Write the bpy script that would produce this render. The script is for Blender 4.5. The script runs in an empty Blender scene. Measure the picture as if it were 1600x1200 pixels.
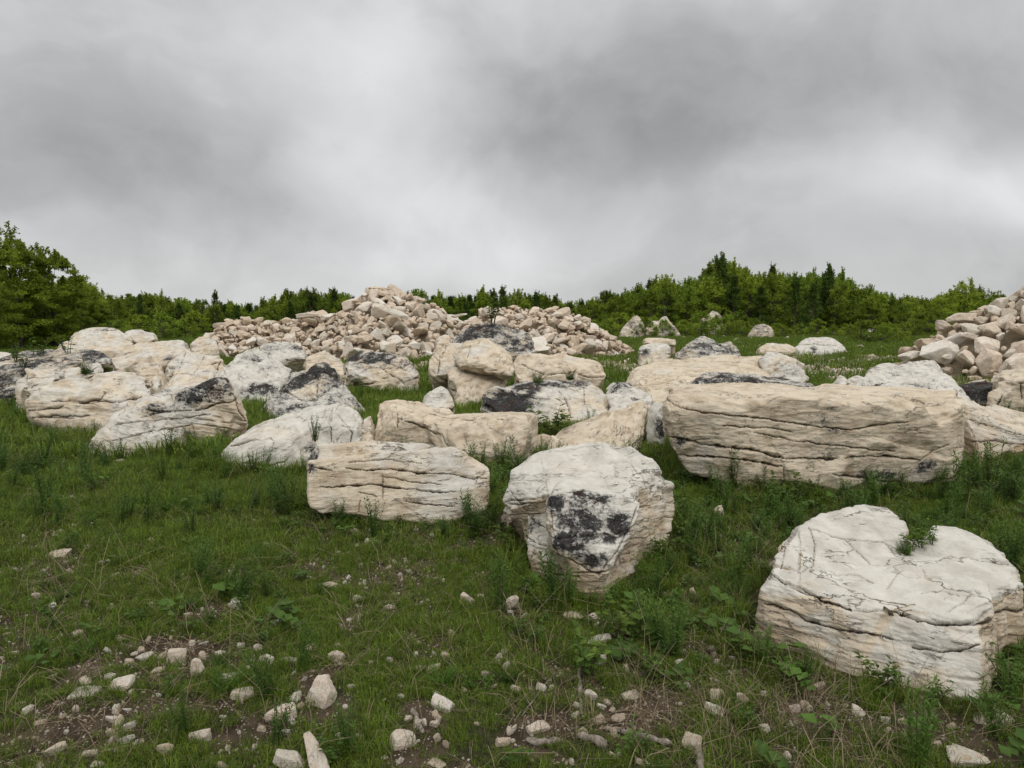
import bpy, bmesh, math, random
import numpy as np
from mathutils import Vector, Matrix, Euler
from mathutils.bvhtree import BVHTree
from mathutils.kdtree import KDTree

# ------------------------------------------------------------------ camera
FPX = 1080.0; TP = 0.1; CH = 3.0
scn = bpy.context.scene
C = scn.collection
cam_d = bpy.data.cameras.new('camera'); cam = bpy.data.objects.new('camera', cam_d); C.objects.link(cam)
cam_d.sensor_width = 36; cam_d.lens = FPX / 1600 * 36; cam_d.clip_end = 6000; cam_d.clip_start = 0.05
cam.location = (0, 0, CH); cam.rotation_euler = (math.pi / 2 - math.atan(TP), 0, 0)
scn.camera = cam
PITCH = math.atan(TP)
def ray(x, y):
    xc = (x - 800) / FPX; yc = -(y - 600) / FPX
    return Vector((xc, math.cos(PITCH) + yc * math.sin(PITCH), -math.sin(PITCH) + yc * math.cos(PITCH)))
def P(x, y, d):
    r = ray(x, y); s = d / r.y
    return Vector((r.x * s, d, CH + r.z * s))
def G(x, y):                       # where a pixel's ray meets level ground
    r = ray(x, y); s = CH / max(-r.z, 0.004)
    return Vector((r.x * s, r.y * s, 0.0))

# ------------------------------------------------------------------ world
def nd(nt, t, **kw):
    n = nt.nodes.new(t)
    for k, v in kw.items(): setattr(n, k, v)
    return n
W = bpy.data.worlds.new('World'); scn.world = W; W.use_nodes = True
SUN_EL, SUN_AZ = math.radians(46), math.radians(165)
def build_world():
    nt = W.node_tree; nt.nodes.clear(); L = nt.links.new
    out = nd(nt, 'ShaderNodeOutputWorld'); bg = nd(nt, 'ShaderNodeBackground'); L(bg.outputs[0], out.inputs[0])
    tc = nd(nt, 'ShaderNodeTexCoord')
    sep = nd(nt, 'ShaderNodeSeparateXYZ'); L(tc.outputs['Generated'], sep.inputs[0])
    def M(op, a, b=None, c=None, clamp=False):
        m = nd(nt, 'ShaderNodeMath', operation=op); m.use_clamp = clamp
        for i, v in enumerate((a, b, c)):
            if v is None: continue
            if isinstance(v, (int, float)): m.inputs[i].default_value = v
            else: L(v, m.inputs[i])
        return m.outputs[0]
    # planar cloud deck coordinates
    zz = M('ADD', M('MAXIMUM', sep.outputs[2], 0.0), 0.26)
    cx = M('DIVIDE', sep.outputs[0], zz); cy = M('DIVIDE', sep.outputs[1], zz)
    cmb = nd(nt, 'ShaderNodeCombineXYZ'); L(cx, cmb.inputs[0]); L(cy, cmb.inputs[1])
    def noise(vec, scale, detail, rough, dist=0, off=0):
        n = nd(nt, 'ShaderNodeTexNoise'); n.inputs['Scale'].default_value = scale
        n.inputs['Detail'].default_value = detail; n.inputs['Roughness'].default_value = rough
        n.inputs['Distortion'].default_value = dist
        mp = nd(nt, 'ShaderNodeMapping'); mp.inputs['Location'].default_value = (off, off * .7, off * .3)
        L(vec, mp.inputs[0]); L(mp.outputs[0], n.inputs['Vector']); return n
    n5 = noise(tc.outputs['Generated'], 7.5, 9, 0.56, 0.0, 11)
    n3 = noise(tc.outputs['Generated'], 2.6, 4, 0.5, 0.0, 5)
    # warp the direction a little before measuring the big cloud masses
    wv = nd(nt, 'ShaderNodeVectorMath', operation='MULTIPLY_ADD')
    sb = nd(nt, 'ShaderNodeVectorMath', operation='SUBTRACT'); L(n3.outputs['Color'], sb.inputs[0]); sb.inputs[1].default_value = (.5, .5, .5)
    L(sb.outputs[0], wv.inputs[0]); wv.inputs[1].default_value = (.34, .34, .26); L(tc.outputs['Generated'], wv.inputs[2])
    acc = None
    # (pixel x, y, radius x, radius y, amount)
    blobs = [(570, 50, 120, 130, .17), (500, 180, 110, 120, .13), (590, 270, 130, 70, .12), (640, 345, 200, 50, .05), (520, 425, 420, 36, .05),
             (120, 280, 340, 66, -.12), (60, 120, 300, 110, -.06), (300, 60, 120, 120, .03), (430, 330, 160, 45, -.06),
             (690, 90, 70, 110, -.05), (900, 150, 260, 130, -.12), (1120, 215, 240, 90, -.11), (1400, 70, 300, 80, -.06), (1350, 275, 330, 45, .10),
             (1520, 235, 160, 60, .12), (1250, 330, 300, 50, .04), (1450, 385, 260, 32, -.04), (820, 360, 120, 60, .05),
             (1230, 20, 160, 60, .05), (1050, 330, 120, 60, .02), (760, 400, 260, 40, .05), (1560, 130, 120, 60, -.04)]
    sw = nd(nt, 'ShaderNodeSeparateXYZ'); L(wv.outputs[0], sw.inputs[0])
    # gnomonic direction coordinates (x/y, z/y) on the half of the sky in front, mirrored behind
    ay = M('ADD', M('ABSOLUTE', sw.outputs[1]), 0.05)
    gx = M('DIVIDE', sw.outputs[0], ay); gz = M('DIVIDE', sw.outputs[2], ay)
    gv = nd(nt, 'ShaderNodeCombineXYZ'); L(gx, gv.inputs[0]); L(M('MULTIPLY', gz, 1.25), gv.inputs[1]); L(M('MULTIPLY', sep.outputs[1], .4), gv.inputs[2])
    n1 = noise(gv.outputs[0], 2.6, 9, 0.50, 0.05, 3.1); n2 = noise(gv.outputs[0], 6.0, 9, 0.54, 0.05, 8.2); n4 = noise(cmb.outputs[0], 1.1, 8, .5, .2, 2)
    def edge(n, lo, hi):
        r = nd(nt, 'ShaderNodeMapRange', interpolation_type='SMOOTHSTEP'); L(n, r.inputs[0]); r.inputs[1].default_value = lo; r.inputs[2].default_value = hi; return r.outputs[0]
    for (x, y, rx, ry, a) in blobs:
        r = ray(x, y); ux = r.x / (r.y * 1.05); uz = r.z / (r.y * 1.05)
        dx = M('MULTIPLY', M('SUBTRACT', gx, ux), FPX / rx); dz = M('MULTIPLY', M('SUBTRACT', gz, uz), FPX / ry)
        q = M('ADD', M('MULTIPLY', dx, dx), M('MULTIPLY', dz, dz))
        g = M('MULTIPLY', M('EXPONENT', M('MULTIPLY', q, -0.7)), a * (.95 if a < 0 else .95))
        acc = g if acc is None else M('ADD', acc, g)
    v = M('ADD', acc, 0.505)
    v = M('ADD', v, M('MULTIPLY', M('SUBTRACT', n1.outputs[0], .5), 0.16))
    v = M('ADD', v, M('MULTIPLY', M('SUBTRACT', edge(n1.outputs[0], .42, .58), .5), 0.04))
    v = M('ADD', v, M('MULTIPLY', M('SUBTRACT', edge(n2.outputs[0], .42, .58), .5), 0.02))
    v = M('ADD', v, M('MULTIPLY', M('SUBTRACT', n2.outputs[0], .5), 0.17))
    v = M('ADD', v, M('MULTIPLY', M('SUBTRACT', n4.outputs[0], .5), 0.07))
    v = M('ADD', v, M('MULTIPLY', M('SUBTRACT', n5.outputs[0], .5), 0.11))
    v = M('MAXIMUM', v, 0.22)
    # an overcast sky is brighter overhead than near the horizon
    mr = nd(nt, 'ShaderNodeMapRange'); L(sep.outputs[2], mr.inputs[0])
    mr.inputs[1].default_value = .40; mr.inputs[2].default_value = .95; mr.inputs[3].default_value = 1.0; mr.inputs[4].default_value = 2.7
    v = M('MULTIPLY', v, mr.outputs[0])
    rgb = nd(nt, 'ShaderNodeCombineXYZ')
    L(M('MULTIPLY', v, 0.985), rgb.inputs[0]); L(M('MULTIPLY', v, 1.0), rgb.inputs[1]); L(M('MULTIPLY', v, 1.005), rgb.inputs[2])
    sky = nd(nt, 'ShaderNodeTexSky', sky_type='NISHITA'); sky.sun_disc = False; sky.sun_elevation = SUN_EL; sky.sun_rotation = SUN_AZ
    sm = nd(nt, 'ShaderNodeMix', data_type='RGBA'); sm.inputs[0].default_value = 0.0
    sc = nd(nt, 'ShaderNodeVectorMath', operation='SCALE'); L(sky.outputs[0], sc.inputs[0]); sc.inputs[3].default_value = 0.08
    sm.inputs[0].default_value = 0.04
    L(rgb.outputs[0], sm.inputs[6]); L(sc.outputs[0], sm.inputs[7]); L(sm.outputs[2], bg.inputs[0]); bg.inputs[1].default_value = 1.0
build_world()
W.cycles.sampling_method = 'AUTOMATIC'
sun_d = bpy.data.lights.new('sun', 'SUN'); sun_d.energy = 1.0; sun_d.angle = math.radians(35); sun_d.color = (1, .97, .92)
sun = bpy.data.objects.new('sun', sun_d); C.objects.link(sun)
sd = Vector((math.sin(SUN_AZ) * math.cos(SUN_EL), math.cos(SUN_AZ) * math.cos(SUN_EL), math.sin(SUN_EL)))
sun.rotation_euler = (-sd).to_track_quat('-Z', 'Y').to_euler()
scn.view_settings.view_transform = 'Standard'; scn.view_settings.look = 'None'; scn.view_settings.gamma = 1; scn.view_settings.exposure = 0.2
scn.render.engine = 'CYCLES'
scn.cycles.max_bounces = 6; scn.cycles.transparent_max_bounces = 4; scn.cycles.use_denoising = True

rnd = random.Random(7); NR = np.random.RandomState(7)

# ------------------------------------------------------------------ noise
def _h(ix, iy, iz, s):
    with np.errstate(over='ignore'):
        h = (ix.astype(np.uint32) * np.uint32(374761393) + iy.astype(np.uint32) * np.uint32(668265263)
             + iz.astype(np.uint32) * np.uint32(2147483647) + np.uint32((s * 974634777) & 0xffffffff))
        h = (h ^ (h >> np.uint32(13))) * np.uint32(1274126177)
        h = (h ^ (h >> np.uint32(16))) * np.uint32(2246822519); h ^= h >> np.uint32(13)
    return h.astype(np.float64) / 4294967295.0
def vn(p, s=0):                    # value noise, -1..1
    f = np.floor(p); i = f.astype(np.int64) + 100000; t = p - f; t = t * t * t * (t * (t * 6 - 15) + 10)
    x, y, z = i[:, 0], i[:, 1], i[:, 2]; a, b, c = t[:, 0], t[:, 1], t[:, 2]
    def L(u, v, w): return u + (v - u) * w
    r = L(L(L(_h(x, y, z, s), _h(x + 1, y, z, s), a), L(_h(x, y + 1, z, s), _h(x + 1, y + 1, z, s), a), b),
          L(L(_h(x, y, z + 1, s), _h(x + 1, y, z + 1, s), a), L(_h(x, y + 1, z + 1, s), _h(x + 1, y + 1, z + 1, s), a), b), c)
    return r * 2 - 1
def fbm(p, o=4, s=0, g=.5):
    r = 0; a = 1; t = 0
    for k in range(o): r = r + a * vn(p * (2.03 ** k) + k * 17.3, s + k); t += a; a *= g
    return r / t
def ridged(p, o=4, s=0):
    r = 0; a = 1; t = 0
    for k in range(o): r = r + a * (1 - 2 * np.abs(vn(p * (2.1 ** k) + k * 9.7, s + k))); t += a; a *= .5
    return r / t
def sstep(a, b, x): t = np.clip((x - a) / (b - a), 0, 1); return t * t * (3 - 2 * t)

# ------------------------------------------------------------------ terrain
BARE = [(300, 1030, 1.0), (190, 1120, .8), (420, 1130, .7), (230, 1010, .6), (385, 830, .7), (985, 1110, .8), (1250, 1120, .9), (1480, 1140, .7),
        (500, 1060, .4), (640, 1110, .4), (800, 960, .35), (330, 960, .5), (100, 870, .4), (1190, 880, .5), (860, 1150, .5), (1130, 1080, .4), (130, 1060, .4), (60, 1150, .5)]
BAREP = [(G(x, y), r * .72) for x, y, r in BARE]
# rubble mounds: (ridge depth, [(pixel x, pixel y of the ridge)...], slope)
MOUNDS = [
    (51.0, [(285, 560), (312, 540), (335, 519), (348, 504), (388, 497), (432, 507), (455, 503), (485, 488), (505, 492), (530, 490),
            (540, 483), (552, 476), (567, 463), (580, 452), (598, 450), (620, 458), (645, 463), (668, 474), (690, 487), (708, 499), (725, 505), (740, 500),
            (752, 492), (765, 484), (795, 483), (820, 486), (850, 484), (870, 485), (900, 495), (930, 510), (950, 522), (970, 538), (1000, 558)], .62),
    (34.0, [(1405, 578), (1430, 556), (1450, 535), (1485, 512), (1520, 500), (1545, 484), (1590, 462), (1620, 445), (1660, 438), (1700, 470), (1740, 520), (1770, 570)], .62)]
MR = []
for d, prof, sl in MOUNDS:
    pts = [P(x, y, d) for x, y in prof]; MR.append((d, np.array([p.x for p in pts]), np.array([max(p.z, 0) for p in pts]), sl))
def mound(x, y, k):                # surface that the heaped stones should reach
    d, xs, zs, sl = MR[k]
    r = np.interp(x, xs, zs, left=0, right=0)
    q = np.stack([x * .25, y * .25, x * 0 + k], 1)
    w = vn(q, 91) * .5
    yy = np.abs(y - d); yy = np.sqrt(yy * yy + .2) - .45
    return np.maximum(r - yy * sl + w * np.minimum(r, 1.0) * .6 * np.clip(yy / 2, 0, 1), 0)
def gz(x, y):
    x = np.asarray(x, float); y = np.asarray(y, float)
    q = np.stack([x / 5, y / 5, x * 0], 1)
    r = np.hypot(x, y)
    z = fbm(q, 2, 5) * .10 * np.clip(r / 14, .25, 1) + fbm(q * 5, 2, 9) * .03
    far = sstep(110, 900, r); z = z + far * fbm(q / 40, 3, 3) * 6
    # ground climbs a little under the wood on the right, and to the far left
    z = z + 1.6 * np.exp(-(((x - 34) / 24) ** 2 + ((y - 124) / 14) ** 2))
    for k in range(len(MR)):
        m = mound(x, y, k); z = np.maximum(z, z * 0 + (m - .75) * (m > .8))
    return z
def gz1(x, y): return float(gz(np.array([x]), np.array([y]))[0])
def bareness(x, y):
    q = np.stack([x, y, x * 0], 1)
    b = sstep(.05, .5, fbm(q * .9, 4, 41)) * .8 * (1 - .5 * sstep(9, 13, y))
    b = np.maximum(b, sstep(.15, .45, fbm(q * 3.2, 3, 49)) * .85 * (1 - sstep(8, 12, y)))
    for p, r in BAREP:
        dd = np.hypot(x - p.x, (y - p.y)); b = np.maximum(b, 1 - sstep(r * .2, r * 1.1, dd + .35 * fbm(q * 3.5, 3, 43)))
    # the pale gravelly clearing in the middle distance
    b = np.maximum(b, sstep(.0, .4, fbm(q * .35, 3, 47)) * sstep(24, 32, y) * (1 - sstep(60, 75, y)) * .8)
    for p_, r_ in ((G(1300, 578), 4.0), (G(985, 572), 4.5), (G(1240, 560), 4.0)):
        dd = np.hypot(x - p_.x, (y - p_.y) * .6) + fbm(q * .9, 3, 71) * 1.6; b = np.maximum(b, .75 * (1 - sstep(r_ * .3, r_, dd)))
    for k in range(len(MR)): b = np.maximum(b, sstep(.1, .5, mound(x, y, k)))
    # lusher towards the middle left
    b = b * (1 - .55 * np.exp(-(((x + 6) / 4.5) ** 2 + ((y - 12.5) / 3.5) ** 2)))
    return b

# ------------------------------------------------------------------ object helpers
def tag(o, label=None, cat=None, group=None, kind=None):
    if label: o['label'] = label
    if cat: o['category'] = cat
    if group: o['group'] = group
    if kind: o['kind'] = kind
    return o
def link(name, me, parent=None):
    o = bpy.data.objects.new(name, me); C.objects.link(o)
    if parent: o.parent = parent
    return o
def empty(name, loc, rz=0):
    o = bpy.data.objects.new(name, None); C.objects.link(o); o.location = loc; o.rotation_euler = (0, 0, rz); o.empty_display_size = .2; return o
ORD = ['leftmost', 'second', 'third', 'fourth', 'fifth', 'sixth', 'seventh', 'eighth', 'ninth', 'tenth', 'eleventh', 'twelfth', 'thirteenth', 'fourteenth', 'fifteenth', 'sixteenth', 'seventeenth', 'eighteenth', 'nineteenth', 'twentieth']
def number(items):                 # (x, object, singular, plural, where) -> a label that counts from the left
    d = {}
    for it in items: d.setdefault(it[2:], []).append(it)
    for (sg, pl, wh), L in d.items():
        L.sort(key=lambda t: t[0])
        for i, t in enumerate(L):
            if len(L) == 1: t[1]['label'] = f'{sg} {wh}'
            elif i == len(L) - 1: t[1]['label'] = f'rightmost of the {pl} {wh}'
            elif i == 0: t[1]['label'] = f'leftmost of the {pl} {wh}'
            elif i < 20: t[1]['label'] = f'{ORD[i]} from left of the {pl} {wh}'
            else: t[1]['label'] = f'one of the {pl} {wh}'
def mesh_np(name, V, F, mat=None, smooth=True):
    me = bpy.data.meshes.new(name)
    V = np.asarray(V, np.float32); F = np.asarray(F, np.int32); k = F.shape[1]
    me.vertices.add(len(V)); me.vertices.foreach_set('co', V.ravel())
    me.loops.add(F.size); me.loops.foreach_set('vertex_index', F.ravel())
    me.polygons.add(len(F)); me.polygons.foreach_set('loop_start', np.arange(0, F.size, k, dtype=np.int32))
    me.polygons.foreach_set('loop_total', np.full(len(F), k, np.int32)) if False else None
    me.update(calc_edges=True); me.validate()
    if mat: me.materials.append(mat)
    me.polygons.foreach_set('use_smooth', np.full(len(me.polygons), smooth)); me.update()
    return me
def attr(me, name, data, typ='FLOAT'):
    a = me.attributes.new(name, typ, 'POINT')
    a.data.foreach_set('vector' if typ == 'FLOAT_VECTOR' else 'value', np.asarray(data, np.float32 if typ != 'INT' else np.int32).ravel())

# ------------------------------------------------------------------ materials
class MT:
    def __init__(s, name):
        s.m = bpy.data.materials.new(name); s.m.use_nodes = True; s.nt = s.m.node_tree; s.nt.nodes.clear()
        s.out = s.nt.nodes.new('ShaderNodeOutputMaterial')
    def n(s, t, **kw): return nd(s.nt, t, **kw)
    def L(s, a, b): s.nt.links.new(a, b)
    def put(s, sock, v):
        if v is None: return
        if hasattr(v, 'is_output') or isinstance(v, bpy.types.NodeSocket): s.L(v, sock)
        elif isinstance(v, tuple) and len(v) == 3 and sock.type == 'RGBA': sock.default_value = (*v, 1)
        else: sock.default_value = v
    def math(s, op, a, b=None, c=None, clamp=False):
        m = s.n('ShaderNodeMath', operation=op); m.use_clamp = clamp
        for i, v in enumerate((a, b, c)): s.put(m.inputs[i], v)
        return m.outputs[0]
    def mix(s, f, a, b, mode='MIX'):
        m = s.n('ShaderNodeMix', data_type='RGBA', blend_type=mode); s.put(m.inputs[0], f); s.put(m.inputs[6], a); s.put(m.inputs[7], b); return m.outputs[2]
    def noise(s, vec, sc, det=4, ro=.55, dist=0, off=None, scale3=None):
        mp = s.n('ShaderNodeMapping'); s.L(vec, mp.inputs[0])
        if off: mp.inputs['Location'].default_value = (off, off * 1.7, off * .6)
        if scale3: mp.inputs['Scale'].default_value = scale3
        t = s.n('ShaderNodeTexNoise'); s.L(mp.outputs[0], t.inputs['Vector'])
        t.inputs['Scale'].default_value = sc; t.inputs['Detail'].default_value = det; t.inputs['Roughness'].default_value = ro; t.inputs['Distortion'].default_value = dist
        return t.outputs[0]
    def ms(s, v, a, b, lo=0., hi=1.):
        m = s.n('ShaderNodeMapRange', interpolation_type='SMOOTHSTEP'); s.put(m.inputs[0], v)
        for i, q in zip((1, 2, 3, 4), (a, b, lo, hi)): s.put(m.inputs[i], q)
        return m.outputs[0]
    def bump(s, h, st, dist, nrm=None):
        b = s.n('ShaderNodeBump'); s.put(b.inputs['Height'], h); b.inputs['Strength'].default_value = st; b.inputs['Distance'].default_value = dist
        if nrm: s.L(nrm, b.inputs['Normal'])
        return b.outputs[0]
    def bsdf(s, col, rough=.9, nrm=None, spec=.25):
        b = s.n('ShaderNodeBsdfPrincipled'); s.put(b.inputs['Base Color'], col); s.put(b.inputs['Roughness'], rough)
        b.inputs['Specular IOR Level'].default_value = spec
        if nrm: s.L(nrm, b.inputs['Normal'])
        s.L(b.outputs[0], s.out.inputs[0]); return b
    def att(s, name, out='Fac'):
        a = s.n('ShaderNodeAttribute', attribute_name=name); return a.outputs[out]

def rock_material():
    m = MT('limestone'); bed = m.att('bed', 'Vector')
    stain = m.att('stain'); ochre = m.att('ochre'); white = m.att('white'); crk = m.att('crk')
    big = m.noise(bed, .9, 4, .55); med = m.noise(bed, 4, 5, .6, .3, 4); fine = m.noise(bed, 38, 5, .65, 0, 2)
    lay = m.noise(bed, 1.0, 6, .6, .4, 9, (1.1, 1.1, 9)); lay2 = m.noise(bed, 3.0, 5, .6, .2, 3, (1, 1, 10))
    beige = m.mix(m.ms(lay, .35, .65), (.40, .31, .215), (.57, .475, .362))
    beige = m.mix(m.ms(med, .35, .7), beige, (.61, .525, .405))
    grey = m.mix(m.ms(med, .3, .68), (.46, .425, .37), (.605, .57, .505))
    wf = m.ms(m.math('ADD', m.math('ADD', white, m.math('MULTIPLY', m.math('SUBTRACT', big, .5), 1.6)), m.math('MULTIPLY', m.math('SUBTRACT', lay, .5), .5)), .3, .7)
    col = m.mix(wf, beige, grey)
    of = m.math('MULTIPLY', m.ms(m.math('ADD', m.math('ADD', ochre, m.math('MULTIPLY', m.math('SUBTRACT', lay, .5), 1.2)), m.math('MULTIPLY', m.math('SUBTRACT', big, .5), 1.0)), .45, .95), .75)
    col = m.mix(of, col, m.mix(m.ms(lay2, .4, .62), (.27, .155, .07), (.47, .33, .18)))
    # thin dark lines along the bedding, crack shade put into the colour
    def lines(n, w, mk, lo, hi):
        d = m.math('ABSOLUTE', m.math('SUBTRACT', n, .5)); l = m.ms(d, 0.0, w, 1, 0); return m.math('MULTIPLY', l, m.ms(mk, lo, hi))
    mk1 = m.noise(bed, 1.7, 3, .5, 0, 12); mk2 = m.noise(bed, 2.6, 3, .5, 0, 22)
    c1 = m.noise(bed, .8, 6, .62, .25, 31, (.8, .8, 6.5)); c2 = m.noise(bed, 1.7, 6, .62, .2, 41, (.8, .8, 7))
    c3 = m.noise(bed, 1.3, 6, .6, .8, 51, (1.6, 1.6, .8))
    l1 = lines(c1, .007, mk1, .44, .6); l2 = lines(c2, .008, mk2, .48, .62); l3 = m.math('MULTIPLY', lines(c3, .004, mk2, .62, .7), .55)
    ln = m.math('MAXIMUM', m.math('MAXIMUM', l1, m.math('MULTIPLY', l2, .7)), l3)
    col = m.mix(m.math('MULTIPLY', ln, .68), col, (.085, .065, .045))
    col = m.mix(m.math('MULTIPLY', m.ms(crk, .25, .72), .85), col, (.05, .038, .027))  # shade inside carved notches and traced cracks, painted as near-black colour
    # pitted specks and pale chips
    sp = m.noise(bed, 60, 3, .7, 0, 7); col = m.mix(m.ms(sp, .68, .8, 0, .3), col, (.16, .14, .12))
    col = m.mix(m.ms(m.noise(bed, 11, 4, .6, 0, 17), .6, .72, 0, .45), col, (.64, .60, .54))
    # black lichen / weathering crust
    ed = m.noise(bed, 2.6, 9, .74, .5, 61, (1, 1, 2.6)); ed2 = m.noise(bed, 20, 6, .75, .3, 71, (1, 1, 1.8))
    e = m.math('ADD', m.math('MULTIPLY', m.math('SUBTRACT', ed, .5), 3.3), m.math('MULTIPLY', m.math('SUBTRACT', ed2, .5), 2.6))
    sv = m.math('ADD', stain, e)
    gf = m.ms(sv, .10, .8, 0, .85); gf = m.math('MULTIPLY', gf, m.ms(stain, .02, .15)); col = m.mix(gf, col, (.17, .165, .155))
    bf = m.math('MULTIPLY', m.ms(sv, .56, .86), m.ms(stain, .05, .2)); 
    blk = m.mix(m.ms(ed2, .5, .7), (.026, .025, .024), (.13, .122, .112)); 
    blk = m.mix(m.ms(m.noise(bed, 2.3, 3, .5, 0, 81), .52, .6, 0, .65), blk, (.035, .014, .009))
    col = m.mix(bf, col, blk)
    h = m.math('ADD', m.math('MULTIPLY', lay2, .3), m.math('MULTIPLY', med, .5))
    h = m.math('SUBTRACT', h, m.math('MULTIPLY', ln, .4))
    h = m.math('ADD', h, m.math('MULTIPLY', fine, .16))
    c4 = m.noise(bed, 3.0, 7, .66, .25, 91, (.8, .8, 7)); h = m.math('ADD', h, m.math('MULTIPLY', m.math('MULTIPLY', m.math('ABSOLUTE', m.math('SUBTRACT', c4, .5)), .8), m.ms(big, .35, .6)))
    nrm = m.bump(h, .95, .06)
    nrm = m.bump(m.math('ADD', m.noise(bed, 90, 4, .7), m.math('MULTIPLY', bf, ed2)), .35, .012, nrm)
    m.bsdf(col, .93, nrm, .2); return m.m
def stone_material(name, warm=.5, sc=1.0):
    m = MT(name); tc = m.n('ShaderNodeTexCoord'); oi = m.n('ShaderNodeObjectInfo'); v = m.n('ShaderNodeVectorMath', operation='ADD')
    r = m.n('ShaderNodeVectorMath', operation='SCALE'); r.inputs[0].default_value = (37, 51, 23); m.L(oi.outputs['Random'], r.inputs[3])
    m.L(tc.outputs['Object'], v.inputs[0]); m.L(r.outputs[0], v.inputs[1]); p = v.outputs[0]
    big = m.noise(p, 1.1 * sc, 4, .6, .3); med = m.noise(p, 4 * sc, 6, .62, .3, 5); fine = m.noise(p, 22 * sc, 4, .7)
    a = m.mix(m.ms(med, .3, .7), (.49, .385, .29), (.67, .57, .46)); b = m.mix(m.ms(med, .3, .7), (.54, .48, .40), (.67, .615, .53))
    col = m.mix(m.ms(m.math('ADD', big, m.math('MULTIPLY', m.math('SUBTRACT', oi.outputs['Random'], .5), .5)), .40 + (warm - .5) * .3, .62 + (warm - .5) * .3), a, b)
    col = m.mix(m.ms(m.noise(p, 1.7 * sc, 5, .6, .6, 15), .60, .74, 0, .5), col, (.44, .29, .16))
    col = m.mix(m.ms(m.noise(p, 3 * sc, 7, .7, .5, 25), .64, .74, 0, .45), col, (.16, .14, .12))
    f = m.math('FRACT', m.math('MULTIPLY', oi.outputs['Random'], 7.31))
    hs = m.n('ShaderNodeHueSaturation'); m.L(col, hs.inputs['Color']); m.put(hs.inputs['Value'], m.ms(f, 0, 1, .86, 1.06)); m.put(hs.inputs['Saturation'], m.ms(f, 0, 1, 1.15, .85))
    nrm = m.bump(m.math('ADD', med, m.math('MULTIPLY', fine, .3)), .7, .06 / sc)
    m.bsdf(hs.outputs[0], .93, nrm, .2); return m.m
def leaf_material(name, c0, c1, c2, tr=.25):
    m = MT(name); v = m.att('lv'); oi = m.n('ShaderNodeObjectInfo')
    col = m.mix(m.ms(v, 0, 1), c0, c1); col = m.mix(m.ms(oi.outputs['Random'], 0.2, 1, 0, .65), col, c2)
    hs = m.n('ShaderNodeHueSaturation'); m.L(col, hs.inputs['Color']); f = m.math('FRACT', m.math('MULTIPLY', oi.outputs['Random'], 11.7)); m.put(hs.inputs['Value'], m.ms(f, 0, 1, .72, 1.2))
    d = m.n('ShaderNodeBsdfPrincipled'); m.L(hs.outputs[0], d.inputs['Base Color']); d.inputs['Roughness'].default_value = .65; d.inputs['Specular IOR Level'].default_value = .25
    t = m.n('ShaderNodeBsdfTranslucent'); m.L(hs.outputs[0], t.inputs[0]); mx = m.n('ShaderNodeMixShader'); mx.inputs[0].default_value = tr
    m.L(d.outputs[0], mx.inputs[1]); m.L(t.outputs[0], mx.inputs[2]); m.L(mx.outputs[0], m.out.inputs[0]); return m.m
def bark_material(name, c0, c1):
    m = MT(name); tc = m.n('ShaderNodeTexCoord'); p = tc.outputs['Object']
    g = m.noise(p, 9, 6, .65, .4, 2, (3, 3, .5)); col = m.mix(m.ms(g, .35, .65), c0, c1); m.bsdf(col, .9, m.bump(g, .8, .02), .15); return m.m
def ground_material():
    m = MT('soil'); g = m.n('ShaderNodeNewGeometry'); p = g.outputs['Position']; bare = m.att('bare'); far = m.att('far')
    n1 = m.noise(p, 3.5, 6, .62); n2 = m.noise(p, 22, 5, .7, 0, 3); n3 = m.noise(p, .6, 4, .55, 0, 8)
    soil = m.mix(m.ms(n1, .35, .7), (.034, .024, .015), (.088, .064, .042)); 
    litter = m.mix(m.ms(n2, .4, .65), (.022, .026, .009), (.055, .048, .024))
    vo = m.n('ShaderNodeTexVoronoi', feature='F1'); m.L(p, vo.inputs['Vector']); vo.inputs['Scale'].default_value = 34; 
    peb = m.ms(vo.outputs['Distance'], .22, .34, 1, 0); sc = m.n('ShaderNodeSeparateColor'); m.L(vo.outputs['Color'], sc.inputs[0])
    peb = m.math('MULTIPLY', peb, m.ms(sc.outputs[0], .62, .66))
    gravel = m.mix(m.math('MULTIPLY', peb, .9), soil, m.mix(sc.outputs[1], (.30, .24, .18), (.48, .44, .38)))
    col = m.mix(m.ms(m.math('ADD', bare, m.math('MULTIPLY', m.math('SUBTRACT', n1, .5), .6)), .25, .6), litter, gravel)
    pale = m.mix(m.ms(n2, .35, .6), (.17, .125, .075), (.34, .28, .20))
    fg = m.mix(m.ms(n3, .35, .65), (.05, .085, .014), (.11, .15, .032)); 
    fb = m.mix(m.ms(m.math('ADD', bare, m.math('MULTIPLY', m.math('SUBTRACT', n2, .5), .7)), .35, .7), fg, pale)
    col = m.mix(far, col, fb)
    nrm = m.bump(m.math('ADD', m.math('ADD', n1, m.math('MULTIPLY', n2, .4)), m.math('MULTIPLY', peb, .5)), .8, .05)
    m.bsdf(col, .97, nrm, .1); return m.m

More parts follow.
